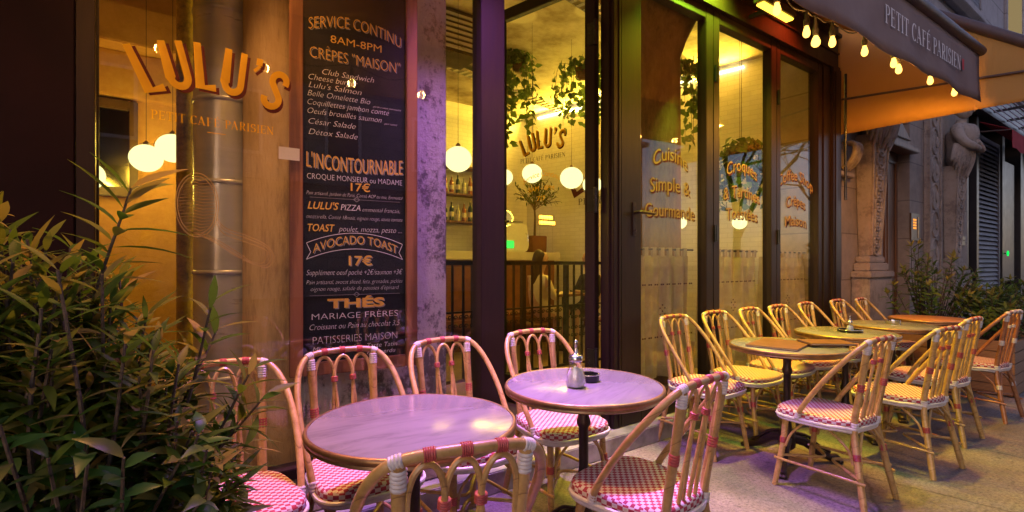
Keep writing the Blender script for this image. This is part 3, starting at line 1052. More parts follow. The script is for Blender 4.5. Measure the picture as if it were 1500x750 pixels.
# line drawing of a whisk in gold on the glass
dr = MB()
def line_on_glass(pts, t):
    v, f = stroke2d(pts, t)
    put(dr, v, f, plane_fn((0, 2.512, 0), (1, 0, 0), (0, -1, 0)), 0)
cx, cz = 0.165, 1.545
for s in (1.0, 0.90):
    line_on_glass(arc2(cx, cz, 0.078 * s, 0.135 * s, 0, 360, 40), 0.0035)
for i in range(17):
    t = -0.9 + 1.8 * i / 16
    w = 0.066 * math.sqrt(max(0, 1 - t * t))
    line_on_glass([(cx - w, cz + 0.118 * t), (cx - w * .3, cz + 0.118 * t + 0.005), (cx + w * .3, cz + 0.118 * t - 0.003), (cx + w, cz + 0.118 * t + 0.004)], 0.0022)
for k, off in ((0, 0.0), (1, 0.012), (2, 0.03)):
    loop = [(cx + 0.07, 1.50 - off), (cx + 0.10, 1.455 - off), (0.34, 1.425 - off), (0.425, 1.385 - off * .8), (0.462 - off, 1.335), (0.445 - off, 1.285 + off * .5), (0.40 - off, 1.285 + off * .7), (0.32, 1.325 + off * .6), (0.21, 1.40 + off * .5), (cx - 0.03, 1.43)]
    line_on_glass([(p.x, p.y) for p in spline([(a, c, 0) for a, c in loop], 5)], 0.003)
dr.build("lettering", M['gold_dim'], win, fix=False)

# --- three folding glass leaves with gold lettering
def arc_line(s, width, h, rise, bold=0.03):
    vs, fs = fit_text(s, width, h, bold)
    return lift(vs, rise, width / 2), fs

LEAVES = [
    (2.735, 3.865, 0.215, 0.10, [("Cuisine", 0.43, 0.115, 0.07, 2.035), ("Simple &", 0.50, 0.115, 0.03, 1.835), ("Gourmande", 0.62, 0.11, 0.015, 1.645)],
     "glass leaf lettered about simple and hearty cooking"),
    (3.870, 4.920, 0.09, 0.10, [("Croques", 0.50, 0.115, 0.07, 2.06), ("& Tartines", 0.60, 0.11, 0.05, 1.845), ("Toastées", 0.52, 0.11, 0.02, 1.675)],
     "glass leaf lettered about toasted sandwiches"),
    (4.925, 5.890, 0.075, 0.09, [("Coffee Shop", 0.74, 0.115, 0.10, 2.04), ("Crêpes", 0.40, 0.11, 0.04, 1.845), ("Maison", 0.44, 0.11, 0.02, 1.66)],
     "glass leaf lettered about coffee and pancakes"),
]
for li, (x0, x1, sl, sr, lines, lab) in enumerate(LEAVES):
    b = MB(); frame_rect(b, x0, x1, 0.130, 3.435, sl, sr, 0.095, 0.20, 2.472, 2.558)
    b.box(x0 + sl + 0.004, x0 + sl + 0.014, 2.490, 2.505, 0.34, 3.33)
    lf = b.build("window", M['black_metal'], cafe, bevel=0.004); lf['label'] = lab
    b = MB(); b.box(x0 + sl - 0.008, x1 - sr + 0.008, 2.517, 2.523, 0.325, 3.345); b.build("pane", M['glass'], lf)
    xc = (x0 + sl + x1 - sr) / 2
    g, sh = [], []
    for s, w, h, rise, z in lines:
        vs, fs = arc_line(s, w, h, rise, 0.0)
        g.append((vs, fs, xc - 0.006, z + 0.004, 0.0008))
        vs2, fs2 = arc_line(s, w, h, rise, 0.006)
        sh.append((vs2, fs2, xc + 0.006, z - 0.007, 0.0))
    write("lettering", M['gold_dim'], lf, g, y=2.5135)
    write("lettering", M['letter_shadow'], lf, sh, y=2.5135)
    for z in (0.75, 1.55, 2.9):
        if li:
            b = MB(); b.tube([(x0 + 0.02, 2.462, z - 0.07), (x0 + 0.02, 2.462, z + 0.07)], 0.013, 10)
            b.box(x0 + 0.005, x0 + 0.06, 2.466, 2.4715, z - 0.055, z + 0.055)
            b.build("hinge", M['hinge'], lf)
    if li == 0:
        b = MB()
        b.box(x0 + 0.115, x0 + 0.150, 2.462, 2.4715, 1.50, 1.74)
        b.tube(spline([(x0 + 0.132, 2.465, 1.665), (x0 + 0.132, 2.425, 1.665), (x0 + 0.15, 2.405, 1.665), (x0 + 0.28, 2.405, 1.66)], 4), 0.011, 8)
        b.lathe([(0.012, 0), (0.012, 0.012)], (x0 + 0.132, 2.46, 1.53), 10)
        b.build("handle", M['iron'], lf, smooth=True)

# --- hinge post beside the doorway
b = MB(); b.box(2.655, 2.735, 2.47, 2.60, 0.127, 3.435); b.box(2.64, 2.6545, 2.50, 2.57, 0.127, 3.435); b.box(2.70, 2.71, 2.462, 2.47, 0.127, 3.435)
b.build("door_post", M['black_metal'], cafe, bevel=0.004)

# --- door leaf folded inwards
T13 = R(14)
dvec = Vector((-math.sin(T13), math.cos(T13), 0))
dn = Vector((-math.cos(T13), -math.sin(T13), 0))
H0 = Vector((2.625, 2.605, 0))
def dpt(a, t, z):                     # a along the leaf from its hinge, t towards the street side
    return H0 + dvec * a + dn * t + Vector((0, 0, z))
def dbox(mb, a0, a1, t0, t1, z0, z1):
    p = [dpt(a, t, z) for z in (z0, z1) for t in (t0, t1) for a in (a0, a1)]
    mb.add(p, [(0, 2, 3, 1), (4, 5, 7, 6), (0, 1, 5, 4), (2, 6, 7, 3), (0, 4, 6, 2), (1, 3, 7, 5)])
b = MB()
dbox(b, 0.0, 0.085, -.03, .03, 0.16, 3.40); dbox(b, 0.885, 0.97, -.03, .03, 0.16, 3.40)
dbox(b, 0.0855, 0.8845, -.028, .028, 3.31, 3.40); dbox(b, 0.0855, 0.8845, -.028, .028, 0.16, 0.38)
door = b.build("door", M['black_metal'], cafe, bevel=0.004); door['label'] = "glass door leaf standing open into the cafe"
b = MB(); dbox(b, 0.080, 0.890, -.003, .003, 0.375, 3.315); b.build("pane", M['glass'], door)
b = MB()
dbox(b, 0.91, 0.94, .03, .04, 1.48, 1.74)
b.tube([dpt(0.925, .03, 1.64), dpt(0.925, .07, 1.64), dpt(0.915, .085, 1.64), dpt(0.77, .085, 1.635)], 0.011, 8)
b.build("handle", M['iron'], door, smooth=True)
for z in (0.6, 1.75, 2.95):
    b = MB(); b.tube([dpt(-0.012, .035, z - .09), dpt(-0.012, .035, z + .09)], 0.016, 10); dbox(b, -.01, .06, .031, .037, z - .08, z + .08)
    b.build("hinge", M['hinge'], door)
# writing on the door glass (reads from the street: from the free edge to the hinge)
dfn = lambda a, z: (lambda u, v, d: dpt(a - u, 0.004 + d, z + v))
fr, bk = MB(), MB()
logo(fr, bk, dfn(0.47, 2.20), 0.15, 0.43, -27, 24, squeeze=0.88)
fr.build("lettering", M['gold'], door, fix=False)
bk.build("lettering", M['letter_shadow'], door, fix=False)
b = MB()
vs, fs, dz = serif_text("PETIT CAFÉ PARISIEN", 0.44, 0.036); put(b, vs, fs, dfn(0.49, 2.105), 0, dz)
b.build("lettering", M['ink'], door, fix=False)
for s, w, h, z, rise in (("Service Continu", 0.36, 0.045, 1.93, 0.05), ("8AM - 8PM", 0.25, 0.038, 1.86, 0.01), ("7/7", 0.08, 0.038, 1.79, 0)):
    b = MB(); vs, fs = arc_line(s, w, h, rise, 0.0); put(b, vs, fs, dfn(0.50, z), 0.0006)
    b.build("lettering", M['gold'], door, fix=False)
# transom and soffit over the doorway
b = MB(); b.box(1.7205, 2.639, 2.475, 2.565, 3.405, 3.4385); b.build("door_head", M['black_metal'], cafe, bevel=0.003)

# --- writing painted on the white side wall inside
wv = Vector((1.04, -4.94, 0)).normalized()
wo_ = Vector((-wv.y * -1, 0, 0))
wn_ = Vector((-0.978, -0.206, 0))
def wfn(y, z):
    x = 5.80 + (7.6 - y) * 0.21053
    return plane_fn((x - 0.004, y, z), wv, wn_)
b = MB(); put(b, *stroke2d([(-0.20, 0.36), (-0.05, 0.03), (0.20, 0.16)], 0.085), wfn(6.45, 2.45), 0.002)
b.build("lettering", M['letter_shadow'], cafe, fix=False)
b = MB(); vs, fs, dz = serif_text("PETIT", 0.50, 0.11); put(b, vs, fs, wfn(6.20, 2.30), 0.002, dz)
b.build("lettering", M['ink'], cafe, fix=False)
# light strip along the top of that wall
b = MB()
p0, p1 = Vector((5.80 + (7.6 - 7.3) * .2105 - .03, 7.3, 3.97)), Vector((5.80 + (7.6 - 3.75) * .2105 - .03, 3.75, 3.97))
b.tube([p0, p1], 0.022, 8)
ls = b.build("led_strip", M['led_strip'], cafe)
def area(name, loc, rot, sx, sy, power, col, parent=None, spread=PI):
    l = bpy.data.lights.new(name, 'AREA'); l.shape = 'RECTANGLE'; l.size = sx; l.size_y = sy
    l.energy = power; l.color = col; l.spread = spread
    o = bpy.data.objects.new(name, l); COL.objects.link(o); o.location = loc; o.rotation_euler = rot
    if parent: o.parent = parent
    return o
def point(name, loc, power, col, rad, parent=None):
    l = bpy.data.lights.new(name, 'POINT'); l.energy = power; l.color = col; l.shadow_soft_size = rad
    o = bpy.data.objects.new(name, l); COL.objects.link(o); o.location = loc
    if parent: o.parent = parent
    return o
WARM = (1.0, 0.64, 0.06)
mid = (p0 + p1) / 2 + Vector((-0.08, -0.016, -0.05))
dirw = (p1 - p0).normalized()
al = area("strip_light", mid, (0, 0, 0), (p1 - p0).length, 0.05, 95, WARM, cafe)
zax = Vector((0.93, 0.20, -0.22)).normalized()
yax = zax.cross(dirw).normalized(); zax = dirw.cross(yax)
al.rotation_euler = Matrix((dirw, yax, zax)).transposed().to_euler()

# ------------------------------------------------------------------ inside the cafe
# big scuffed pillar right behind the glass, carrying the menu board
b = MB(); b.box(0.64, 1.455, 2.70, 3.35, 0.15, 4.05)
tag(b.build("stone_pillar", M['pillar'], bevel=0.01), "scuffed pale stone pillar behind the menu board", "pillar")
b = MB(); b.lathe([(0.20, 0.15), (0.20, 0.45), (0.175, 0.5), (0.17, 4.04)], (0.565, 2.93, 0), 28)
tag(b.build("stone_column", M['pillar_tan'], smooth=True), "round tan stone column between the grey duct and the menu board", "column")
duct = thing("metal_duct", "fat grey metal duct pipe standing behind the gold shop name", "duct", (0.335, 3.12, 0))
b = MB(); b.lathe([(0.15, 0.15), (0.15, 4.04)], (0, 0, 0), 32); b.build("pipe", M['duct'], duct, smooth=True)
for z in (0.7, 1.25, 1.72, 2.15, 2.62, 3.1, 3.6):
    b = MB(); b.lathe([(0.150, z - .012), (0.156, z - .006), (0.156, z + .006), (0.150, z + .012)], (0, 0, 0), 32, cap=False)
    b.build("seam", M['duct'], duct, smooth=True)
b = MB(); b.lathe([(0.075, 0.15), (0.075, 0.3), (0.047, 0.34), (0.046, 3.9), (0.07, 4.0), (0.07, 4.045)], (0.184, 3.85, 0), 18)
tag(b.build("gilded_pole", M['gilt_pole'], smooth=True), "slim mottled gold pole beside the hanging globe lamps", "pole")

# menu board, leaning against the pillar at a slight angle
TB = R(-6.5)
ub = Vector((math.cos(TB), math.sin(TB), 0)); nb = Vector((math.sin(TB), -math.cos(TB), 0))
BO = Vector((0.882, 2.632, 0))
bfn = lambda u, v, d: BO + ub * u + Vector((0, 0, v)) + nb * d
def bbox(mb, u0, u1, d0, d1, z0, z1):
    p = [bfn(u, z, d) for z in (z0, z1) for d in (d0, d1) for u in (u0, u1)]
    mb.add(p, [(0, 2, 3, 1), (4, 5, 7, 6), (0, 1, 5, 4), (2, 6, 7, 3), (0, 4, 6, 2), (1, 3, 7, 5)])
menu = thing("menu_board", "tall black chalkboard menu in a red wood frame", "menu board", (0, 0, 0))
b = MB(); bbox(b, -0.262, 0.262, 0, 0.012, 0.80, 2.76); b.build("slate", M['slate'], menu)
b = MB()
bbox(b, -0.325, -0.262, 0.0, 0.03, 0.735, 2.83); bbox(b, 0.262, 0.325, 0.0, 0.03, 0.735, 2.83)
bbox(b, -0.2615, 0.2615, 0.0, 0.028, 2.762, 2.83); bbox(b, -0.2615, 0.2615, 0.0, 0.028, 0.735, 0.798)
b.build("frame", M['red_wood'], menu, bevel=0.004)
ROWS = [   # text, photo-height of the baseline, width, cap height, ink, bold, shear, rise, centre
    ("SERVICE CONTINU", 2.470, 0.47, 0.070, 'chalk_gold', -0.015, 0.0, 0.045, 0.0),
    ("8AM-8PM", 2.425, 0.26, 0.045, 'chalk_gold', -0.005, 0.0, 0.0, 0.0),
    ("CRÊPES \"MAISON\"", 2.332, 0.46, 0.066, 'chalk_gold', -0.02, 0.0, 0.0, 0.0),
    ("Club Sandwich", 2.256, 0.26, 0.034, 'chalk_white', -0.016, 0.3, 0.0, -0.04),
    ("Cheese burger", 2.220, 0.24, 0.034, 'chalk_white', -0.016, 0.3, 0.0, -0.115),
    ("Lulu's Salmon", 2.180, 0.26, 0.034, 'chalk_white', -0.016, 0.3, 0.0, -0.105),
    ("Belle Omelette Bio", 2.138, 0.31, 0.034, 'chalk_white', -0.016, 0.3, 0.0, -0.085),
    ("garnie à votre convenance", 2.126, 0.15, 0.012, 'chalk_white', -0.016, 0.3, 0.0, 0.16),
    ("Coquillettes jambon comté", 2.094, 0.41, 0.034, 'chalk_white', -0.016, 0.3, 0.0, -0.035),
    ("Oeufs brouillés saumon", 2.050, 0.37, 0.034, 'chalk_white', -0.016, 0.3, 0.0, -0.055),
    ("pain toasté", 2.043, 0.07, 0.012, 'chalk_white', -0.016, 0.3, 0.0, 0.18),
    ("César Salade", 1.998, 0.23, 0.034, 'chalk_white', -0.016, 0.3, 0.0, -0.12),
    ("Détox Salade", 1.945, 0.24, 0.034, 'chalk_white', -0.016, 0.3, 0.0, -0.115),
    ("L'INCONTOURNABLE", 1.782, 0.49, 0.090, 'chalk_gold', -0.004, 0.0, -0.012, 0.0),
    ("CROQUE MONSIEUR ou MADAME", 1.722, 0.485, 0.033, 'chalk_white', -0.014, 0.0, 0.0, 0.0),
    ("17€", 1.675, 0.10, 0.048, 'chalk_gold', 0.012, 0.0, 0.0, 0.02),
    ("Pain artisanal, jambon de Paris, Comté AOP ou mie, Emmental", 1.643, 0.49, 0.022, 'chalk_white', -0.020, 0.3, 0.0, 0.0),
    ("LULU'S", 1.572, 0.15, 0.042, 'chalk_gold', 0.015, 0.25, 0.0, -0.165),
    ("PIZZA", 1.572, 0.10, 0.036, 'chalk_white', -0.005, 0.2, 0.0, -0.03),
    ("emmental français,", 1.570, 0.20, 0.026, 'chalk_white', -0.020, 0.3, 0.0, 0.13),
    ("mozzarella, Comté 18mois, oignon rouge, sauce tomate", 1.524, 0.49, 0.024, 'chalk_white', -0.020, 0.3, 0.0, 0.0),
    ("TOAST", 1.460, 0.13, 0.042, 'chalk_gold', 0.012, 0.2, 0.0, -0.175),
    ("poulet, mozza, pesto ...", 1.462, 0.33, 0.034, 'chalk_white', -0.016, 0.3, 0.0, 0.075),
    ("AVOCADO TOAST", 1.348, 0.43, 0.052, 'chalk_gold', -0.006, 0.0, 0.05, 0.0),
    ("17€", 1.288, 0.12, 0.056, 'chalk_gold', 0.015, 0.0, 0.0, 0.02),
    ("Supplément oeuf poché +2€/saumon +3€", 1.238, 0.49, 0.032, 'chalk_white', -0.016, 0.3, 0.0, 0.0),
    ("Pain artisanal, avocat sliced, feta, grenades, pickles", 1.192, 0.49, 0.025, 'chalk_white', -0.020, 0.3, 0.0, 0.0),
    ("oignon rouge, salade de pousses d'épinard", 1.158, 0.45, 0.025, 'chalk_white', -0.020, 0.3, 0.0, 0.0),
    ("THÉS", 1.070, 0.29, 0.052, 'chalk_gold', 0.035, 0.0, 0.0, 0.0),
    ("MARIAGE FRÈRES", 1.013, 0.44, 0.036, 'chalk_white', -0.018, 0.0, 0.0, 0.0),
    ("Croissant ou Pain au chocolat 3,5", 0.962, 0.46, 0.034, 'chalk_white', -0.016, 0.3, 0.0, 0.0),
    ("PATISSERIES MAISON", 0.890, 0.43, 0.045, 'chalk_white', -0.024, 0.0, 0.0, 0.0),
    ("Mi-cuit chocolat   Tarte Tatin", 0.852, 0.43, 0.028, 'chalk_white', -0.008, 0.2, 0.0, 0.0),
    ("Pain perdu", 0.818, 0.15, 0.026, 'chalk_white', -0.008, 0.2, 0.0, 0.13),
]
ink = {}
for s, z, w, h, mt, bd, shr, rise, uc in ROWS:
    vs, fs = fit_text(s, w, h * 0.9, bd, shr)
    if rise:
        vs = lift(vs, rise, w / 2)
    q = MB(); put(q, vs, fs, (lambda uc, z: (lambda u, v, d: bfn(uc + u, z + v, 0.0135 + d)))(uc, z)); q.build("lettering", M[mt], menu, fix=False)
    if mt == 'chalk_gold' and h > 0.05:       # drawn shade beside the big letters
        q = MB(); put(q, vs, fs, (lambda uc, z: (lambda u, v, d: bfn(uc + u + 0.006, z + v - 0.005, 0.0128 + d)))(uc, z)); q.build("lettering", M['chalk_grey'], menu, fix=False)
def chalk_line(pts, t=0.003, mt='chalk_white'):
    v, f = stroke2d(pts, t); put(ink.setdefault(mt, MB()), v, f, lambda u, v, d: bfn(u, v, 0.0137))
up = [(-0.245 + 0.49 * i / 16, 1.345 + 0.055 + 0.055 * (1 - ((i - 8) / 8) ** 2)) for i in range(17)]
lo = [(x, z - 0.082) for x, z in up]
chalk_line(up); chalk_line(lo); chalk_line([up[0], (-0.225, up[0][1] - .045), lo[0]]); chalk_line([up[-1], (0.225, up[-1][1] - .045), lo[-1]])
for z in (1.630, 1.135):
    chalk_line([(-0.23, z), (0.23, z)], 0.0018, 'chalk_grey'); chalk_line([(-.015, z), (0, z + .012), (.015, z), (0, z - .012), (-.015, z)], 0.003, 'chalk_grey')
for k, mbx in ink.items():
    mbx.build("drawn_lines", M[k], menu, fix=False)
b = MB(); b.box(0.505, 0.60, 2.6245, 2.6255, 1.80, 1.86)
tag(b.build("paper_note", M['paper']), "small blank paper slip taped beside the menu board", "note")

# old mirror on the ochre wall
mir = thing("wall_mirror", "old mirror in a dark wood frame on the ochre wall", "mirror", (-0.36, 5.5, 0))
b = MB(); b.box(-.30, .22, 0, 0.02, 1.95, 2.62); b.build("glass", M['mirror'], mir)
b = MB(); frame_rect(b, -.36, .28, 1.87, 2.70, .06, .06, .08, .08, -0.035, 0.03); b.build("frame", M['picture_frame'], mir, bevel=0.008)

# globe lamps on cords
GLOBES = [   # x, y, z, radius, label
    (-0.02, 4.95, 2.13, .115, "round white globe lamp hanging in front of the ochre wall, nearest the mirror"),
    (0.16, 5.1, 2.26, .125, "round white globe lamp half hidden behind the slim gold pole"),
    (-0.38, 4.9, 1.95, .115, "round globe lamp half hidden by the dark pier, beside the mirror"),
    (2.30, 4.05, 2.25, .125, "round globe lamp hanging between the scuffed pillar and the door post"),
    (3.30, 4.75, 2.28, .10, "globe lamp at the free edge of the open door, beside the ivy"),
    (3.55, 4.55, 2.32, .115, "brightest globe lamp, behind the shop name on the open door"),
    (4.20, 4.60, 2.34, .14, "large globe lamp seen just after the shop name on the open door"),
    (4.55, 4.60, 2.29, .12, "globe lamp half cut off by the hinge side of the open door"),
    (4.72, 3.42, 1.74, .072, "small globe lamp seen under the word Gourmande"),
    (5.70, 3.30, 1.78, .085, "small globe lamp seen under the word Toastées"),
]
for x, y, z, r, lab in GLOBES:
    g = thing("globe_lamp", lab, "lamp", (x, y, z), 0, "globe lamps hanging in the cafe")
    b = MB(); b.ball((0, 0, 0), r, r, r * 0.93, 24, 16); b.build("globe", M['globe'], g, smooth=True)
    b = MB(); b.lathe([(0.022, r * .9), (0.022, r * .9 + .02), (0.008, r * .9 + .035)], (0, 0, 0), 12); b.build("fitting", M['brass'], g)
    b = MB(); b.tube([(0, 0, r * .9 + .03), (0, 0, 4.04 - z)], 0.002, 6); b.build("cord", M['cable'], g)
    point("globe_light", (0, 0, 0), (21 if x < 1 else 14) * (r / .12) ** 2, WARM, r + .012, g)

# wrought iron railing
rl = thing("iron_railing", "black wrought iron railing with scrolls behind the open door", "railing", (1.6, 3.95, 0.15))
b = MB(); b.box(-0.25, 2.75, -.02, .02, 1.13, 1.165); b.build("top_rail", M['rail_iron'], rl, bevel=0.004)
b = MB(); b.box(-0.25, 2.75, -.012, .012, 0.08, 0.105); b.box(-0.25, 2.75, -.010, .010, 0.70, 0.715); b.build("bottom_rail", M['rail_iron'], rl)
for i in range(27):
    x = -0.20 + i * 0.112
    wd = .022 if i % 5 == 4 else .009
    b = MB(); b.box(x - wd, x + wd, -wd, wd, 0.106, 1.129); b.build("baluster", M['rail_iron'], rl)
for i in range(26):
    sc = MB()
    x = -0.20 + (i + .5) * 0.112
    for z in (0.66, 0.58, .47, .39):
        for s in (-1, 1):
            sc.tube([(x + s * .027 + .021 * (1 - k / 14) * math.cos(s * k * .62), -.004, z + .021 * (1 - k / 14) * math.sin(k * .62)) for k in range(12)], .0052, 5)
    sc.build("scroll", M['rail_iron'], rl, smooth=True)

# bar counter, shelf, bottles
bar = thing("bar_counter", "long bar with a cream top at the back of the cafe", "bar", (0, 0, 0))
b = MB(); b.box(2.6, 5.55, 6.35, 7.05, 1.34, 1.47); b.build("counter_top", M['cream_top'], bar, bevel=0.012)
b = MB(); b.box(2.65, 5.5, 6.45, 7.0, 0.15, 1.338); b.build("counter_front", M['leather'], bar)
bench = thing("leather_bench", "brown leather wall bench in front of the bar", "bench", (0, 0, 0))
b = MB(); b.box(2.4, 4.85, 6.12, 6.30, 0.55, 1.24); b.build("backrest", M['leather'], bench, bevel=0.03)
b = MB(); b.box(2.4, 4.85, 5.62, 6.115, 0.42, 0.60); b.build("seat", M['leather'], bench, bevel=0.04)
b = MB(); b.box(2.42, 4.83, 5.70, 6.28, 0.15, 0.418); b.build("base", M['door_wood'], bench)
shelf = thing("bottle_shelf", "wooden back bar shelf on the white brick wall", "shelf", (0, 0, 0))
for z in (2.0, 2.46, 2.92):
    b = MB(); b.box(3.5, 4.95, 7.32, 7.595, z - .03, z); b.build("board", M['door_wood'], shelf, bevel=0.004)
kinds = ['bottle_green', 'amber', 'pale']
bprof = [(0.036, 0), (0.038, 0.02), (0.038, 0.19), (0.030, 0.225), (0.013, 0.255), (0.013, 0.31)]
BL = ["green glass bottle on the lower back bar shelf", "amber bottle on the lower back bar shelf", "pale clear bottle on the lower back bar shelf"]
BU = ["green glass bottle on the upper back bar shelf", "amber bottle on the upper back bar shelf", "pale clear bottle on the upper back bar shelf"]
pro = {}
for zi, (z, labs) in enumerate(((2.0, BL), (2.46, BU))):
    for i in range(11):
        k = (i * 2 + zi + (i // 4)) % 3
        mt = [M['bottle_glass'], M['bottle_amber'], M['bottle_clear']][k]
        if k not in pro:
            r_ = thing("bottle", labs[k], "bottle", (3.62 + i * .12, 7.44, z), 0, labs[k] + "s")
            q = MB(); q.lathe(bprof, (0, 0, 0), 14); q.build("glass", mt, r_, smooth=True)
            q = MB(); q.lathe([(0.0145, .305), (0.0145, .335)], (0, 0, 0), 10); q.build("cap", M['cream_top'], r_)
            q = MB(); q.lathe([(0.0386, .07), (0.0386, .15)], (0, 0, 0), 14, cap=False); q.build("paper_label", M['paper'], r_, smooth=True)
            pro[k] = r_
        else:
            r_ = copy_tree(pro[k]); r_.location = (3.62 + i * .12, 7.44, z)
        sc_ = 0.85 + 0.3 * ((i * 7 + zi * 3) % 5) / 5
        r_.scale = (1, 1, sc_)
        r_['label'] = labs[k]; r_['group'] = labs[k] + " row"

# coffee machine and potted olive on the bar
cm = thing("coffee_machine", "white coffee machine with a green glow on the bar", "coffee machine", (4.72, 6.7, 1.472))
b = MB(); b.prism([(-.27, 0), (.25, 0), (.30, .1), (.26, .44), (-.20, .47), (-.27, .40)], -.2, .2, lambda u, v, d: Vector((u, d, v))); b.build("body", M['white_enamel'], cm, bevel=0.02)
b = MB(); b.box(-.23, -.02, -.215, -.2005, .06, .18); b.build("display", M['green_glow'], cm, bevel=0.004)
b = MB(); b.box(-.2, .2, -.16, .16, .475, .50); b.tube([(.22, -.2, .3), (.22, -.26, .28), (.22, -.27, .16)], .008, 8); b.build("cup_tray", M['steel'], cm)

def leaf(mb, base, d, up, L, W, droop=0.3, fold=0.25, nseg=4, shape=0.45):
    """one folded lance-shaped leaf, curved along its length"""
    d = d.normalized(); side = d.cross(up)
    if side.length < 1e-4: side = d.orthogonal()
    side.normalize(); nrm = side.cross(d).normalized()
    vs = []
    for i in range(nseg + 1):
        t = i / nseg
        c = base + d * (L * t * (1 - 0.12 * droop * t)) - nrm * (droop * L * t * t)
        w = W * (math.sin(PI * min(1, (t + 0.02) ** (math.log(0.5) / math.log(shape)))) if 0 < t < 1 else 0.06)
        vs += [c - side * w + nrm * (fold * w), c, c + side * w + nrm * (fold * w)]
    fs = []
    for i in range(nseg):
        o = 3 * i
        fs += [(o, o + 1, o + 4, o + 3), (o + 1, o + 2, o + 5, o + 4)]
    mb.add(vs, fs)

def rvec(r, s=1.0):
    return Vector((r.uniform(-s, s), r.uniform(-s, s), r.uniform(-s, s)))

r1 = random.Random(5)
ol = thing("potted_tree", "round dark potted tree on the bar behind the open door", "plant", (5.28, 6.7, 1.472))
b = MB(); b.prism([(-.15, 0), (.15, 0), (.16, .28), (-.16, .28)], -.14, .14, lambda u, v, d: Vector((u, d, v))); b.build("pot", M['pot'], ol, bevel=0.01)
b = MB()
tips = []
for i in range(34):
    a, e = r1.uniform(0, 2 * PI), r1.uniform(-.2, 1.3)
    rr = .44 * r1.uniform(.6, 1)
    tips.append(Vector((rr * math.cos(a) * math.cos(e), rr * math.sin(a) * math.cos(e), .92 + .46 * rr / .44 * math.sin(e))))
b.tube([(0, 0, .26), (.01, 0, .6), (0, .01, .8)], [.022, .018, .014], 7)
for t in tips:
    b.tube(spline([(0, .01, .7 + .1 * r1.random()), Vector((0, 0, .8)).lerp(t, .5) + rvec(r1, .03), t], 3), .005, 4)
b.build("trunk", M['bark'], ol, smooth=True)
f = MB()
for t in tips:
    for k in range(13):
        p = Vector((0, 0, .8)).lerp(t, .35 + .65 * k / 12)
        leaf(f, p, (t - Vector((0, 0, .75))).normalized() * .7 + rvec(r1), Vector((0, 0, 1)) + rvec(r1, .5), r1.uniform(.06, .10), .012, .2, nseg=3)
f.build("foliage", M['leaf_laurel'], ol, fix=False)
# neon
b = MB()
for zz, n_, w_ in ((2.02, 5, .05), (1.93, 6, .048)):
    for i in range(n_):
        x = -.13 + i * .055
        b.tube([(x, 0, zz), (x, 0, zz + .055), (x + .02, 0, zz + .03), (x + .035, 0, zz + .058), (x + .036, 0, zz)], .0065, 5)
ne = thing("neon_sign", "small orange neon sign glowing in front of the potted tree", "neon sign", (5.30, 6.42, 0))
b.build("tubes", M['neon'], ne, smooth=True)
b = MB(); b.box(-.17, .2, .012, .018, 1.90, 2.10); b.tube([(-.12, .015, 1.4725), (-.12, .015, 1.9)], .005, 6); b.tube([(.15, .015, 1.4725), (.15, .015, 1.9)], .005, 6); b.build("stand", glass_mat("acrylic"), ne)

# hanging ivy
IVY = [(3.95, 5.35, 3.95, 1.2, .24, "long ivy trailing from the ceiling at the free edge of the open door"),
       (4.62, 4.85, 3.85, .85, .38, "bushy ivy trailing from the ceiling near the hinge side of the open door"),
       (4.75, 3.55, 3.45, 0.9, .38, "hanging ivy seen above the word Cuisine"),
       (5.25, 3.02, 2.50, .6, .27, "hanging plant seen behind the word Croques")]
for x, y, z, ln, wd, lab in IVY:
    t = thing("hanging_plant", lab, "plant", (x, y, z), 0, "hanging plants in the cafe")
    b = MB(); b.lathe([(.05, -.14), (.085, -.1), (.09, 0), (.08, 0)], (0, 0, 0), 14); b.build("pot", M['pot'], t, smooth=True)
    b = MB(); b.tube([(0, 0, 0), (0, 0, 4.04 - z)], .003, 5); b.build("cord", M['cable'], t)
    fo, stm = MB(), MB()
    for k in range(17):
        a = r1.uniform(0, 2 * PI)
        e = Vector((wd * math.cos(a) * r1.uniform(.5, 1.1), wd * math.sin(a) * r1.uniform(.5, 1.1), -ln * r1.uniform(.25, 1)))
        pth = spline([(0, 0, -.01), (e.x * .8, e.y * .8, .05), (e.x, e.y, e.z * .5), e], 4)
        stm.tube(pth, .003, 4)
        for p in pth[1:]:
            for q in range(2):
                leaf(fo, p + rvec(r1, .055), rvec(r1) + Vector((0, 0, -.5)), Vector((math.cos(a), math.sin(a), .4)), r1.uniform(.07, .12), r1.uniform(.03, .048), .2, nseg=3, shape=.35)
    stm.build("stem", M['bark'], t); fo.build("foliage", M['leaf_ivy'], t, fix=False)

# ceiling rails and vent
for (x0, y0, x1, y1, lab) in ((1.2, 5.2, 6.0, 6.4, "perforated metal cable tray under the painted ceiling, behind the door"),
                              (2.2, 3.3, 6.4, 4.15, "perforated metal cable tray under the ceiling nearest the shopfront")):
    t = thing("cable_tray", lab, "cable tray", (0, 0, 0))
    d = Vector((x1 - x0, y1 - y0, 0)); L = d.length; d.normalize()
    mt = Matrix.Translation((x0, y0, 3.80)) @ Matrix.Rotation(math.atan2(d.y, d.x), 4, 'Z')
    b = MB()
    b.box(0, L, -.10, -.09, 0, .07, mt); b.box(0, L, .09, .10, 0, .07, mt)
    k = 0.0
    while k < L - .06:
        b.box(k, k + .05, -.0895, .0895, 0, .006, mt); k += .11
    b.build("tray", M['steel'], t)
    for q in range(4):
        b = MB(); u = L * (q + .5) / 4
        b.tube([mt @ Vector((u, 0, .004)), mt @ Vector((u, 0, .248))], .005, 5); b.build("hanger", M['hinge'], t)
vent = thing("ceiling_vent", "grey slatted vent box high above the globe lamp by the pillar", "vent", (2.7, 5.0, 3.55))
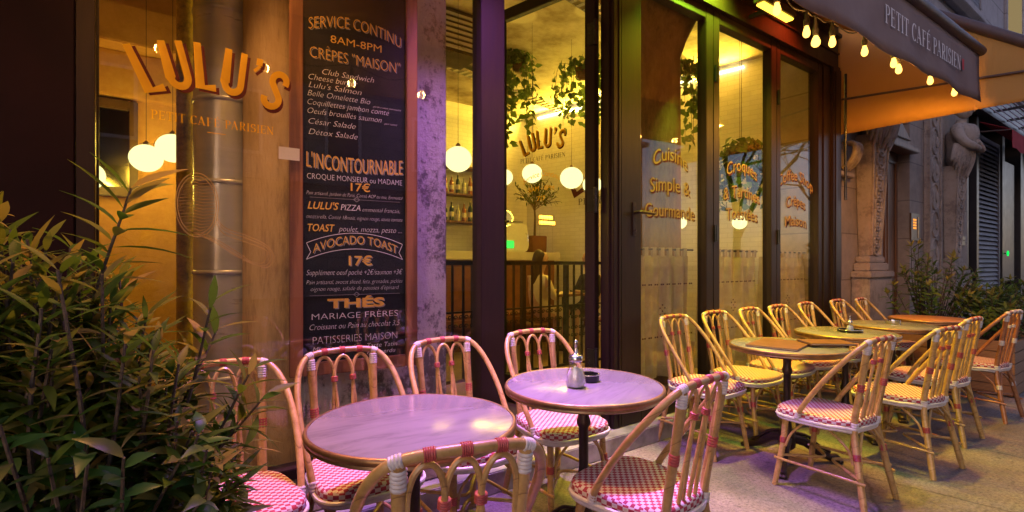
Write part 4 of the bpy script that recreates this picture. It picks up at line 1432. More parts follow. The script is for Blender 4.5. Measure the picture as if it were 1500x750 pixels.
b = MB(); b.box(-.3, .3, -.22, .22, .03, .49); b.build("box", M['hinge'], vent, bevel=0.01)
b = MB()
for k in range(7): b.box(-.27, .27, -.235, -.2205, .06 + k * .058, .09 + k * .058)
b.build("grille", M['duct'], vent)
# rough brown pillar inside, behind the first lettered leaf
b = MB(); b.lathe([(0.21, .15), (0.2, 2.9), (.20, 3.15), (.25, 3.3), (.36, 3.52), (.40, 3.7), (.40, 4.045)], (3.78, 2.98, 0), 20)
tag(b.build("brown_column", M['pillar_brown'], smooth=True), "rough brown column flaring at the ceiling, behind the word Cuisine", "column")
# cafe tables and people inside
it = thing("inner_table", "dark table between the two people sitting inside", "table", (4.52, 5.1, 0.15))
b = MB(); b.box(-.3, .3, -.3, .3, .72, .75); b.build("top", M['door_wood'], it, bevel=0.005)
b = MB(); b.lathe([(.2, 0), (.2, .02), (.035, .05), (.03, .719)], (0, 0, 0), 16); b.build("base", M['iron'], it)

def skin_person(name, label, joints, edges, radii, mat, loc, rz):
    root = thing(name, label, "person", loc, rz)
    def grow(nm, jn, ed, m, scale=1.0):
        keys = list(jn)
        me = bpy.data.meshes.new(nm); me.from_pydata([jn[k][:3] for k in keys], [(keys.index(a), keys.index(c)) for a, c in ed], [])
        o = bpy.data.objects.new(nm, me); COL.objects.link(o)
        sk = o.modifiers.new("skin", 'SKIN'); sk.use_smooth_shade = True
        lay = me.skin_vertices[0].data
        for i, k in enumerate(keys):
            lay[i].radius = (jn[k][3] * scale, (jn[k][4] if len(jn[k]) > 4 else jn[k][3]) * scale)
            lay[i].use_root = (i == 0)
        sb = o.modifiers.new("sub", 'SUBSURF'); sb.levels = 2; sb.render_levels = 2
        dg = bpy.context.evaluated_depsgraph_get(); dg.update()
        m2 = bpy.data.meshes.new_from_object(o.evaluated_get(dg))
        o.modifiers.clear(); o.data = m2; m2.materials.clear(); m2.materials.append(m)
        for p in m2.polygons: p.use_smooth = True
        o.parent = root
        return o
    return root, grow

def sitting(label, loc, rz, cloth, hairlen):
    """faces +x locally; origin on the floor under the seat"""
    J = {'hip': (0, 0, .50, .13, .15), 'waist': (.02, 0, .66, .10, .13), 'chest': (.05, 0, .86, .115, .16), 'neck0': (.06, 0, 1.00, .055), 'neck1': (.085, 0, 1.07, .05),
         'head0': (.10, 0, 1.14, .075), 'head1': (.11, 0, 1.23, .085), 'head2': (.10, 0, 1.30, .055)}
    E = [('hip', 'waist'), ('waist', 'chest'), ('chest', 'neck0'), ('neck0', 'neck1'), ('neck1', 'head0'), ('head0', 'head1'), ('head1', 'head2')]
    for s, y in (('l', 1), ('r', -1)):
        J.update({s + 'sh': (.05, .17 * y, .94, .055), s + 'el': (.14, .22 * y, .70, .042), s + 'wr': (.36, .13 * y, .76, .03), s + 'hand': (.44, .10 * y, .775, .022, .035),
                  s + 'kn': (.42, .10 * y, .50, .062), s + 'an': (.40, .10 * y, .09, .04), s + 'toe': (.54, .11 * y, .035, .03), s + 'th': (.2, .10 * y, .50, .08)})
        E += [('chest', s + 'sh'), (s + 'sh', s + 'el'), (s + 'el', s + 'wr'), (s + 'wr', s + 'hand'), ('hip', s + 'th'), (s + 'th', s + 'kn'), (s + 'kn', s + 'an'), (s + 'an', s + 'toe')]
    root, grow = skin_person("person", label, None, None, None, None, loc, rz)
    grow("body", J, E, M['skin'])
    # clothing: same skeleton without head and hands, slightly larger
    ck = [k for k in J if not (k.startswith('head') or k.startswith('neck1') or k.endswith('hand') or k.endswith('toe') or k.endswith('an'))]
    grow("clothing", {k: J[k] for k in ck}, [e for e in E if e[0] in ck and e[1] in ck], cloth, 1.12)
    Hh = {'a': (.105, 0, 1.30, .07, .078), 'b': (.05, 0, 1.25, .085, .092), 'c': (.02, 0, 1.12, .06, .085), 'd': (.0, 0, 1.12 - hairlen, .04, .075)}
    grow("hair", Hh, [('a', 'b'), ('b', 'c'), ('c', 'd')], M['hair'])
    # nose and ears belong to the face
    f = MB(); f.ball((.19, 0, 1.215), .016, .013, .022, 8, 6); f.build("nose", M['skin'], root, smooth=True)
    return root
sitting("seated person with long dark hair and a cream top behind the railing", (4.05, 5.12, .15), R(-4), M['cream_top_cloth'], .26)
sitting("seated person in dark clothes at the far side of the inner table", (5.02, 5.05, .15), R(178), M['dark_cloth'], .12)
for x, lab in ((4.05, "dark wooden stool under the person in the cream top"), (5.02, "dark wooden stool under the person in dark clothes")):
    t = thing("stool", lab, "stool", (x, 5.12 if x < 4.5 else 5.05, .15))
    b = MB(); b.lathe([(.17, .345), (.18, .355), (.18, .37), (.17, .38)], (0, 0, 0), 20); b.build("seat", M['door_wood'], t, smooth=True)
    for k in range(4):
        a = PI / 4 + k * PI / 2
        b = MB(); b.tube([(.12 * math.cos(a), .12 * math.sin(a), .344), (.17 * math.cos(a), .17 * math.sin(a), 0)], .013, 8); b.build("leg", M['door_wood'], t)

# cafe curtains on rods
CUR = [(2.93, 3.80, "gathered linen half curtain behind the leaf lettered Cuisine Simple & Gourmande"), (3.94, 4.84, "gathered linen half curtain behind the leaf lettered Croques & Tartines Toastées"), (4.98, 5.84, "gathered linen half curtain behind the leaf lettered Crêpes Maison")]
for ci, (x0, x1, lab) in enumerate(CUR):
    t = thing("cafe_curtain", lab, "curtain", (x0, 2.625, 0))
    L = x1 - x0
    b = MB(); b.tube([(0, 0, 1.41), (L, 0, 1.41)], .009, 8); b.build("rod", M['iron'], t)
    c = MB(); nu, nvv = 150, 22
    rr = random.Random(30 + ci); ph = [rr.uniform(0, 6) for _ in range(5)]
    vs = []
    for j in range(nvv + 1):
        z = 0.36 + (1.36 - 0.36) * j / nvv
        am = .020 + .012 * (1 - j / nvv)
        for i in range(nu + 1):
            u = i / nu * L
            vs.append((u, .045 + am * (math.sin(u * 34 + ph[0] + .5 * math.sin(z * 3)) + .45 * math.sin(u * 61 + ph[1]) + .5 * math.sin(u * 17 + ph[2] + z)), z))
    c.add(vs, [(j * (nu + 1) + i, j * (nu + 1) + i + 1, (j + 1) * (nu + 1) + i + 1, (j + 1) * (nu + 1) + i) for j in range(nvv) for i in range(nu)])
    k = .03
    while k < L - .05:                        # hanging tabs
        c.box(k, k + .045, -.010, .012, 1.35, 1.425); k += .10
    c.build("cloth", M['curtain'], t, smooth=True, fix=False)
    e = MB()
    for zz in (0.70, 1.12):
        k = .06
        while k < L - .05:
            if (int(k * 40) % 3): e.box(k, k + .016, -.024, -.0225, zz, zz + .012)
            k += .025
    for px_, pz in ((0, 0), (0, .05), (0, -.05), (.03, .025), (-.03, .025), (.03, -.025), (-.03, -.025)):
        e.box(L / 2 + px_ - .006, L / 2 + px_ + .006, -.022, -.0205, .91 + pz - .006, .91 + pz + .006)
    e.build("embroidery", M['letter_shadow'], t)

# ------------------------------------------------------------------ the carved stone doorway next door
YN = 2.56
nb_ = thing("stone_building", "carved stone building with a wooden door and stone busts next to the cafe", "building", (0, 0, 0))
b = MB()
b.box(6.28, 7.86, YN, 3.2, 0, 4.6); b.box(8.86, 11.75, YN, 3.2, 0, 4.6); b.box(7.8601, 8.8599, YN, 3.2, 3.35, 4.6)
b.build("wall", M['facade_stone'], nb_)
b = MB(); b.box(6.3005, 34, 2.58, 3.2, 4.605, 16)
b.build("wall", M['upper_stone'], nb_)['label'] = "grey upper wall with cornices"
for z, h, d in ((4.62, .22, .30), (5.55, .12, .16), (8.1, .3, .32), (9.2, .12, .15)):
    b = MB(); b.prism([(2.57, z), (2.57 - d * .5, z), (2.57 - d, z + h * .6), (2.57 - d, z + h), (2.57, z + h)], 6.31, 34, lambda u, v, q: Vector((q, u, v)))
    b.build("cornice", M['upper_stone'], nb_, bevel=0.008)
for x in (9.3, 12.3):
    pass
# upper window with lit blind and shutters
for x, lit in ((14.5, True), (11.0, False), (18.5, False)):
    b = MB(); b.box(x - .12, x + 1.72, 2.50, 2.578, 5.75, 5.90); frame_rect(b, x, x + 1.6, 5.90, 8.0, .1, .1, .12, .06, 2.53, 2.578)
    w = b.build("window", M['upper_stone'], nb_, bevel=.006)
    b = MB()
    for k in range(31): b.box(x + .10, x + 1.5, 2.55, 2.572, 5.965 + k * .062, 5.965 + k * .062 + .052)
    b.build("shutter_slats", M['blind_cream'] if lit else M['shutter'], w)
# wooden door with pediment
b = MB(); b.box(7.865, 8.855, 2.70, 2.78, 0, 3.345)
for x0, x1, z0, z1 in ((7.98, 8.34, 1.05, 2.75), (8.40, 8.76, 1.05, 2.75), (7.98, 8.34, .2, .95), (8.40, 8.76, .2, .95)):
    frame_rect(b, x0, x1, z0, z1, .035, .035, .035, .035, 2.675, 2.698)
dd = b.build("door", M['door_wood'], nb_, bevel=.006)
b = MB(); b.prism([(7.82, 2.93), (8.90, 2.93), (8.90, 3.02), (8.36, 3.36), (7.82, 3.02)], 2.545, 2.66, lambda u, v, q: Vector((u, q, v)))
b.prism([(7.92, 3.03), (8.80, 3.03), (8.36, 3.28)], 2.52, 2.545, lambda u, v, q: Vector((u, q, v)))
b.box(7.80, 8.92, 2.46, 2.655, 2.86, 2.928)
b.build("pediment", M['door_wood'], dd, bevel=.008)
b = MB(); b.ball((8.45, 2.65, 1.15), .035); b.lathe([(.012, 0), (.012, .04)], (8.45, 2.66, 1.13), 8); b.build("door_knob", M['brass'], dd, smooth=True)

# tapered carved pilasters carrying draped busts
def pilaster(x, lab):
    b = MB()
    b.box(x - .36, x + .36, 2.36, 2.555, 0.0, 1.12); b.box(x - .40, x + .40, 2.33, 2.555, 0.0, .22)
    b.box(x - .38, x + .38, 2.34, 2.555, 1.121, 1.20); b.box(x - .30, x + .30, 2.38, 2.555, 1.201, 1.30); b.box(x - .24, x + .24, 2.40, 2.555, 1.301, 1.38)
    p = b.build("pilaster", M['carved_stone'], nb_, bevel=.012); p['label'] = lab
    t = MB()
    zb, zt = 1.381, 2.84
    n = 1
    def sec(z):
        k = (z - zb) / (zt - zb); return .15 + .10 * k, 2.42 - .06 * k
    (w0, y0), (w1, y1) = sec(zb), sec(zt)
    t.add([(x - w0, y0, zb), (x + w0, y0, zb), (x + w0, 2.555, zb), (x - w0, 2.555, zb), (x - w1, y1, zt), (x + w1, y1, zt), (x + w1, 2.555, zt), (x - w1, 2.555, zt)],
          [(0, 1, 5, 4), (1, 2, 6, 5), (2, 3, 7, 6), (3, 0, 4, 7), (3, 2, 1, 0), (4, 5, 6, 7)])
    t.build("shaft", M['carved_stone'], p, bevel=.01)
    o = MB()
    z = 1.46
    while z < 2.76:                       # interlaced rings carved down the shaft
        w, y = sec(z)
        r_ = w * .52
        o.tube([(x + r_ * math.cos(q * PI / 7), y - .004, z + r_ * .85 * math.sin(q * PI / 7)) for q in range(14)], .016, 6, closed=True)
        o.ball((x, y - .002, z), .022, .016, .022, 8, 6)
        z += r_ * 1.25
    for s in (-1, 1):
        o.tube([(x + s * (sec(zb)[0] - .018), sec(zb)[1] - .004, zb + .02), (x + s * (sec(zt)[0] - .018), sec(zt)[1] - .004, zt - .02)], .014, 6)
    o.build("carving", M['carved_stone'], p, smooth=True)
    s_ = MB()                              # draped bust: torso rising out of cloth, arms folded over it
    s_.tube(spline([(x, 2.42, 2.60), (x, 2.40, 2.78), (x, 2.37, 2.98), (x, 2.36, 3.16), (x, 2.38, 3.28), (x, 2.37, 3.36)], 4),
            [.13, .145, .155, .165, .17, .175, .18, .19, .20, .205, .21, .21, .205, .19, .165, .13, .10, .075, .068, .066, .066], 16)
    for sg in (-1, 1):
        s_.tube(spline([(x + sg * .16, 2.38, 3.22), (x + sg * .27, 2.36, 3.14), (x + sg * .31, 2.27, 2.96), (x + sg * .20, 2.17, 2.88), (x - sg * .06, 2.17, 2.93 + .05 * sg)], 4), [.075, .085, .088, .085, .08, .075, .07, .066, .064, .062, .06, .058, .054, .05, .046, .042, .036], 10)
    for k in range(15):
        a = -.30 + k * .043
        w_ = .016 + .012 * ((k * 7) % 5) / 4
        s_.tube(spline([(x + a * .75, 2.27 + .9 * a * a, 3.02 - .25 * abs(a)), (x + a * 1.05, 2.235 + .9 * a * a, 2.84), (x + a * .95 + .02 * math.sin(k * 2.3), 2.27 + .7 * a * a, 2.66), (x + a * .62, 2.34, 2.50 + .05 * math.sin(k * 1.7))], 4), [w_ * q for q in (.7, .9, 1, 1.1, 1.2, 1.25, 1.25, 1.2, 1.1, 1, .85, .65, .4)], 7)
    for sg in (-1, 1):                     # cloth hanging from the elbows
        for k in range(4):
            s_.tube(spline([(x + sg * (.25 + .025 * k), 2.28 + .03 * k, 2.94), (x + sg * (.29 + .03 * k), 2.30 + .03 * k, 2.72), (x + sg * (.24 + .04 * k), 2.36 + .02 * k, 2.46 + .07 * k)], 4), [.03, .034, .036, .036, .034, .03, .026, .02, .01], 7)
    s_.ball((x, 2.33, 3.50), .088, .105, .125, 14, 10); s_.ball((x, 2.37, 3.54), .105, .11, .115, 12, 8)
    s_.ball((x, 2.222, 3.49), .016, .024, .028, 8, 6)
    s_.v = [(p[0], p[1], p[2] + .22) for p in s_.v]
    s_.build("bust", M['carved_stone'], p, smooth=True)
pilaster(7.20, "carved pilaster with a draped bust between the cafe and the wooden door")
pilaster(10.55, "carved pilaster with a draped bust at the dark shop's edge")
# flat carved band between the door and the far pilaster
b = MB(); b.box(9.44, 10.02, 2.50, 2.558, 0.9, 4.2); b.box(9.44, 9.50, 2.475, 2.499, .9, 4.2); b.box(9.96, 10.02, 2.475, 2.499, .9, 4.2)
bd = b.build("carved_band", M['carved_stone'], nb_, bevel=.006)
o = MB()
z = 1.05
while z < 4.1:
    o.tube([(9.73 + .17 * math.cos(q * PI / 6), 2.497, z + .2 * math.sin(q * PI / 6)) for q in range(12)], .018, 6, closed=True)
    for s in (-1, 1): o.ball((9.73 + s * .09, 2.495, z), .05, .02, .09, 8, 6)
    z += .42
o.build("carving", M['carved_stone'], bd, smooth=True)
# moulded string course and consoles
for nm, q in (("moulding", (6.29, 6.78, 2.49, 2.558, 2.30, 2.36)), ("plinth", (6.29, 6.79, 2.47, 2.558, .0, .7)), ("plinth", (11.0, 11.74, 2.49, 2.558, 0, 1.1))):
    b = MB(); b.box(*q); b.build(nm, M['facade_stone'], nb_, bevel=.01)
b = MB()
for k in range(3): b.tube(spline([(6.60 + .07 * k, 2.54, 2.72), (6.60 + .07 * k, 2.42, 2.66), (6.60 + .07 * k, 2.45, 2.5), (6.60 + .07 * k, 2.54, 2.4)], 5), .03, 8)
b.build("bracket", M['carved_stone'], nb_, smooth=True)

ic = thing("intercom_panel", "brass intercom panel with a lit keypad on the stone wall beside the wooden door", "intercom", (8.98, YN, 1.66))
b = MB(); b.box(-.13, .24, -.022, -.001, -.04, .36); b.build("plate", M['picture_frame'], ic, bevel=.006)
b = MB()
for i in range(3):
    for j in range(4): b.box(-.05 + i * .045, -.05 + i * .045 + .028, -.026, -.0225, .13 + j * .04, .155 + j * .04)
b.build("keypad", M['keypad'], ic)
b = MB(); b.box(.13, .18, -.027, -.0225, .0, .31); b.build("brass_strip", M['brass'], ic, bevel=.003)
b = MB(); b.box(11.30, 11.52, 2.535, 2.558, 1.60, 1.68); b.box(11.30, 11.52, 2.535, 2.558, 1.69, 1.76)
tag(b.build("house_number_plate", M['dark_shop'], bevel=.004), "small dark plate on the pale stone at the dark shop's edge", "plate")

# dark shop beyond
ds = thing("dark_shop", "unlit dark shop beyond the carved stone doorway", "shop", (0, 0, 0))
b = MB(); b.box(11.76, 30, 2.9, 3.3, 0, 4.6); b.box(11.76, 12.1, 2.62, 2.899, 0, 4.6); b.box(11.76, 30, 2.45, 2.899, 4.05, 4.6); b.box(12.45, 12.60, 2.58, 2.899, 0, 4.04); b.box(14.5, 14.7, 2.6, 2.899, 0, 4.04); b.box(16.2, 16.4, 2.6, 2.899, 0, 4.04)
b.build("wall", M['dark_shop'], ds)
b = MB(); frame_rect(b, 12.65, 14.4, .25, 3.75, .08, .08, .08, .08, 2.62, 2.68)
k = .34
while k < 3.62:
    b.add([(12.735, 2.625, k), (14.315, 2.625, k), (14.315, 2.67, k + .075), (12.735, 2.67, k + .075), (12.735, 2.633, k - .006), (14.315, 2.633, k - .006), (14.315, 2.678, k + .069), (12.735, 2.678, k + .069)],
          [(0, 1, 2, 3), (7, 6, 5, 4), (0, 4, 5, 1), (1, 5, 6, 2), (2, 6, 7, 3), (3, 7, 4, 0)]); k += .088
b.build("shutter", M['shutter'], ds)
b = MB(); b.box(15.0, 15.9, 2.66, 2.68, .9, 3.5); b.build("window", M['dark_shop'], ds)
aw = thing("red_awning", "small red canvas awning over the dark shop", "awning", (11.95, 2.44, 0))
b = MB()
vs = []
for i in range(13):
    for (y, z) in ((0, 3.80), (-.22, 3.69), (-.42, 3.58), (-.425, 3.27 + .02 * math.sin(i * 2.1))):
        vs.append((i * .3, y, z))
b.add(vs, [(i * 4 + j, i * 4 + j + 1, i * 4 + j + 5, i * 4 + j + 4) for i in range(12) for j in range(3)])
o = b.build("canvas", M['red_canvas'], aw, fix=False)
md = o.modifiers.new("thick", 'SOLIDIFY'); md.thickness = .006
b = MB(); b.tube([(0, 0, 3.62), (.0, -.42, 3.575)], .012, 8); b.tube([(3.6, 0, 3.62), (3.6, -.42, 3.575)], .012, 8); b.build("frame", M['tube_brown'], aw)
sa = thing("slatted_canopy", "dark canopy of thin pale slats above the dark shop", "canopy", (11.6, 2.44, 0))
b = MB(); b.box(0, 8, -.06, 0, 3.98, 4.04); b.box(0, 8, -.86, -.80, 4.24, 4.30)
for i in range(9): b.box(i, i + .04, -.799, -.0605, 4.06, 4.10)
b.build("frame", M['dark_shop'], sa)
b = MB()
for i in range(11): b.box(0, 8, -.78 + i * .066, -.78 + i * .066 + .014, 4.20 - i * .016, 4.214 - i * .016)
b.build("slats", M['white_paint'], sa)
gc = thing("pharmacy_cross", "tiny glowing green cross in the dark shopfront", "cross sign", (13.98 + .7, 2.55, 1.50))
b = MB(); b.prism([(-.025, -.09), (.025, -.09), (.025, -.025), (.09, -.025), (.09, .025), (.025, .025), (.025, .09), (-.025, .09), (-.025, .025), (-.09, .025), (-.09, -.025), (-.025, -.025)], -.02, .02, lambda u, v, d: Vector((u, d, v)))
o = b.build("light", M['green_cross'], gc); o.scale = (.6, .6, .6)
b = MB(); b.tube([(0, .02, 0), (0, .36, 0)], .01, 6); b.build("bracket", M['iron'], gc)

# ------------------------------------------------------------------ across the street (seen mirrored in the glass)
op = thing("grey_townhouse", "grey stone townhouse across the street, mirrored in the shop glass", "building", (0, -15, 0))
b = MB(); b.box(-14, 24, -6, 0, 0, 12.5); b.build("wall", M['upper_stone'], op)
b = MB(); b.prism([(-6.2, 12.501), (.35, 12.501), (-.9, 15.0), (-5.0, 15.0)], -14.3, 24.3, lambda u, v, q: Vector((q, u, v))); b.build("roof", M['slate_roof'], op)
for z in (4.3, 8.2, 12.2):
    b = MB(); b.box(-14.2, 24.2, .002, .35, z, z + .25); b.build("cornice", M['upper_stone'], op)
for zi, z in enumerate((5.2, 9.0)):
    for i in range(10):
        x = -12.5 + i * 3.6
        b = MB(); frame_rect(b, x, x + 1.4, z, z + 2.3, .1, .1, .1, .1, .003, .09)
        w = b.build("window", M['white_paint'], op)
        b = MB(); b.box(x + .1, x + 1.3, .004, .03, z + .1, z + 2.2); b.build("pane", M['window_dark'], w)
def bare_tree(x, y, h, seed, lab):
    r = random.Random(seed)
    t = thing("bare_tree", lab, "tree", (x, y, -.14), 0, "bare street trees")
    trunk, cr = MB(), MB()
    def grow(p, d, L, rad, dep):
        q = p + d * L * .5 + rvec(r, .06 * L); e = p + d * L
        (trunk if dep == 0 else cr).tube([p, q, e], [rad, rad * .85, rad * .68], 6 if dep < 3 else 4)
        if dep >= 6: return
        for k in range(3 if dep < 2 else 2):
            nd = (d + rvec(r, .75) + Vector((0, 0, .22))).normalized()
            grow(e if k else p.lerp(e, .75), nd, L * r.uniform(.62, .82), rad * .62, dep + 1)
    grow(Vector((0, 0, 0)), Vector((0, 0, 1)), h * .3, h * .016, 0)
    trunk.build("trunk", M['bark'], t, smooth=True); cr.build("crown", M['bark'], t, smooth=True)
bare_tree(16.5, -4.6, 10, 3, "bare winter tree across the street, mirrored in the leaf lettered Cuisine")
bare_tree(26, -4.8, 11, 8, "bare winter tree farthest along the street, mirrored in the end glass leaf")
bare_tree(9.5, -4.7, 9, 21, "bare winter tree nearest the camera across the street, mirrored in the shop glass")

# ------------------------------------------------------------------ awning, side curtain, string lights, lamps
XA0, XA1, YA = -2.0, 6.12, 1.25
zb_ = lambda x: 2.55 + .034 * (x - 0)          # lower edge of the valance: the bar hangs a little askew
zt_ = lambda x: zb_(x) + .435
aw1 = thing("cafe_awning", "long taupe canvas awning with PETIT CAFÉ PARISIEN on its valance, hung with bulbs", "awning", (0, 0, 0))
b = MB()
nx = 60
vs = []
for i in range(nx + 1):
    x = XA0 + (XA1 - XA0) * i / nx
    sag = .007 * math.sin(x * 4.2) + .004 * math.sin(x * 9)
    for j in range(7):
        k = j / 6
        vs.append((x, YA + .012 * math.sin(x * 7 + 3 * k) * (1 - k) , zb_(x) + sag * (1 - k) + .435 * k))
b.add(vs, [(i * 7 + j, i * 7 + j + 1, i * 7 + j + 8, i * 7 + j + 7) for i in range(nx) for j in range(6)])
o = b.build("valance", M['canvas_out'], aw1, smooth=True, fix=False)
md = o.modifiers.new("thick", 'SOLIDIFY'); md.thickness = .004; md.offset = 1
b = MB()
vs = []
for i in range(nx + 1):
    x = XA0 + (XA1 - XA0) * i / nx
    for j in range(9):
        k = j / 8
        vs.append((x, YA + .03 + (2.59 - YA - .03) * k, zt_(x) + .02 + (4.0 - zt_(x) - .02) * k - .04 * math.sin(PI * k)))
b.add(vs, [(i * 9 + j, i * 9 + j + 1, i * 9 + j + 10, i * 9 + j + 9) for i in range(nx) for j in range(8)])
o = b.build("top_canvas", M['canvas_side'], aw1, smooth=True, fix=False)
md = o.modifiers.new("thick", 'SOLIDIFY'); md.thickness = .004
b = MB(); b.tube([(XA0, YA - .005, zt_(XA0) + .03), (XA1 + .03, YA - .005, zt_(XA1) + .03)], .042, 14); b.build("front_bar", M['tube_brown'], aw1, smooth=True)
for x in (0.2, 1.7):
    b = MB(); b.tube([(x, 2.44, 3.55), (x, 1.9, 3.48), (x, YA + .05, zt_(x) + .01)], .018, 8); b.build("arm", M['tube_brown'], aw1, smooth=True)
# printed words on the valance
vs, fs, dz = serif_text("PETIT CAFÉ PARISIEN", 1.66, 0.120)
b = MB()
vfn = lambda u, v, d: Vector((4.67 + u, YA - .013 - d, zb_(4.67 + u) + .165 + v))
put(b, vs, fs, vfn, 0.0, dz); b.build("lettering", M['valance_white'], aw1, fix=False)
b = MB(); put(b, *stroke2d([(0.885, .02), (0.885, .11)], .055), vfn, 0.0); b.build("emblem", M['valance_red'], aw1, fix=False)

# canvas side curtain closing the end of the terrace roof
sd_ = thing("side_curtain", "tan canvas side panel glowing orange at the far end of the awning", "awning panel", (6.30, 0, 0))
b = MB()
vs = []
n1, n2 = 40, 14
for i in range(n1 + 1):
    y = 2.50 - (2.50 - .42) * i / n1
    ztop = 4.45 - (2.50 - y) * .80
    for j in range(n2 + 1):
        k = j / n2
        vs.append((.006 * math.sin(y * 9 + k * 2) + .012 * math.sin(y * 3.1) * math.sin(PI * k), y, 2.735 + (ztop - 2.735) * k - .0))
b.add(vs, [(i * (n2 + 1) + j, i * (n2 + 1) + j + 1, (i + 1) * (n2 + 1) + j + 1, (i + 1) * (n2 + 1) + j) for i in range(n1) for j in range(n2)])
o = b.build("canvas", M['canvas_side'], sd_, smooth=True, fix=False)
md = o.modifiers.new("thick", 'SOLIDIFY'); md.thickness = .005
b = MB(); b.box(-.010, -.004, 1.30, 1.325, 2.738, 3.44); b.build("seam", M['canvas_side'], sd_)
b = MB(); b.tube([(.0, 2.52, 4.47), (0, .40, 2.79)], .05, 12); b.build("edge_roll", M['tube_brown'], sd_, smooth=True)
b = MB(); b.tube([(-.03, 2.43, 3.12), (-.03, .42, 2.94)], .012, 8); b.build("tie_bar", M['tube_brown'], sd_, smooth=True)
b = MB(); b.tube([(-.01, 2.40, 2.0), (-.01, 2.40, 3.4)], .014, 8); b.build("guide_rail", M['hinge'], sd_, smooth=True)

# string lights along the inside of the valance, then back along the fascia
BULBS = [(-1.05, 1.37), (-0.45, 1.38), (0.05, 1.38), (0.62, 1.37), (1.20, 1.36), (1.75, 1.37), (2.35, 1.40), (2.75, 1.38), (3.20, 1.43), (3.32, 1.43), (3.50, 1.41), (3.86, 1.36), (4.30, 1.335), (4.38, 1.33), (5.03, 1.32), (5.62, 1.31)]  # leftmost pair is added out of view to light the bush
cab = MB()
pts = []
for i, (x, y) in enumerate(BULBS):
    zc = zb_(x) + .15
    pts.append((x, y, zc))
    if i + 1 < len(BULBS):
        x2, y2 = BULBS[i + 1]
        pts.append(((x + x2) / 2, (y + y2) / 2, zb_((x + x2) / 2) + .15 - .10 * abs(x2 - x)))
pts = [(-1.6, 1.36, 2.70)] + pts + [(6.1, 1.35, 2.98)]
cab.tube(spline(pts, 4), .004, 5)
tag(cab.build("light_cable", M['cable']), "thin black cable carrying the bulbs inside the awning", "cable")
ORD = ["added to light the bush, leftmost", "added to light the bush, second", "third", "fourth", "fifth", "sixth", "seventh", "sixth", "seventh", "eighth", "ninth", "tenth", "eleventh", "twelfth", "thirteenth", "fourteenth"]
VIS = {7: "amber bulb over the door post, last one before the visible cluster", 8: "amber bulb opening the cluster beside the amber light bar", 9: "biggest amber bulb, in the middle of the cluster near the light bar",
       10: "amber bulb closing the cluster near the light bar", 11: "amber bulb below the valance, first one past the cluster", 12: "upper amber bulb of the close pair below the valance lettering",
       13: "lower amber bulb of the close pair below the valance lettering", 14: "amber bulb hanging below the letters PARI of the valance", 15: "amber bulb nearest the corner of the valance"}
for i, (x, y) in enumerate(BULBS):
    drop = .045 + (.03 if i in (9, 13) else 0)
    lab = VIS.get(i, "amber bulb over the big window and near tables, %s along the cable" % ORD[i])
    t = thing("string_bulb", lab, "light bulb", (x, y, zb_(x) + .15 - drop), 0, "amber bulbs of the string lights")
    b = MB(); b.lathe([(.016, -.045), (.017, -.01), (.013, .0), (.006, drop - .002)], (0, 0, 0), 10); b.build("socket", M['cable'], t, smooth=True)
    s_ = 1.25 if i == 9 else 1.0
    b = MB(); b.lathe([(.010, -.046), (.015 * s_, -.062), (.0205 * s_, -.083), (.0195 * s_, -.099), (.011 * s_, -.111), (.003, -.114)], (0, 0, 0), 14); b.build("bulb", M['bulb'], t, smooth=True)
    point("bulb_light", (0, 0, -.085), 5.0 * s_, (1.0, 0.43, 0.08), .027, t)

# coloured light bars fixed under the awning
def light_bar(x, y, z, ln, col, power, lab, strength, tilt=0.0, spread=170, to_wall=True, glow=0):
    t = thing("light_bar", lab, "lamp", (x, y, z), 0)
    b = MB(); b.box(-ln / 2 - .02, ln / 2 + .02, -.045, .045, .0, .06)
    if to_wall: b.box(-.02, .02, .0451, 2.43 - y, .02, .05)
    else: b.box(-.02, .02, YA + .03 - y, -.0451, .02, .05)
    b.build("housing", M['black_metal'], t, bevel=.004)
    b = MB(); b.box(-ln / 2, ln / 2, -.035, .035, -.022, -.002); b.build("diffuser", emat("diffuser_" + lab.split()[0], col, strength), t, bevel=.006)
    area("bar_light", (0, 0, -.03), (tilt, 0, 0), ln, .06, power, col, t, R(spread))
    if glow: area("glow_light", (0, 0, -.032), (tilt, 0, 0), ln, .06, glow, col, t)
light_bar(1.50, 2.20, 3.46, .60, (0.55, 0.20, 1.0), 25, "violet light bar on the fascia above the marble tables", 3.0, R(-9), 74)
light_bar(0.35, 2.26, 3.46, .40, (1.0, 0.45, 0.14), 9, "orange light bar on the fascia above the big window", 3.0, R(-8), 84)
light_bar(3.05, 2.26, 3.46, .40, (0.95, 0.72, 0.03), 10, "yellow light bar on the fascia above the door post", 2.0, R(-8), 84)
light_bar(4.36, 2.20, 3.46, .50, (1.0, 0.56, 0.04), 17, "amber light bar on the fascia seen beside the first bulbs", 1.6, R(-8), 96)
light_bar(3.80, 2.30, 3.76, .30, (0.50, 1.0, 0.03), 15, "green light bar on the fascia above the first lettered leaf", 2.0, R(20), 110)
light_bar(5.05, 2.26, 3.80, .30, (1.0, 0.10, 0.02), 14, "red light bar on the fascia behind the valance", 0.6, R(4), 110)
light_bar(5.62, 1.42, 3.04, .40, (1.0, 0.42, 0.05), 10, "orange light bar behind the valance before the side curtain", 2.0, R(16), 160, False)

# ------------------------------------------------------------------ bistro chairs
def seat_outline(k=1.0, n=56):
    out = []
    for i in range(n):
        t = 2 * PI * i / n
        c, s = math.cos(t), math.sin(t)
        e = 2 / 4.2
        x = math.copysign(abs(c) ** e, c); y = math.copysign(abs(s) ** e, s)
        hw = .205 + .016 * y
        yy = .205 * y + (.018 * (1 - x * x) if y > 0 else -.012 * (1 - x * x))
        out.append((x * hw * k, yy * k + .005))
    return out

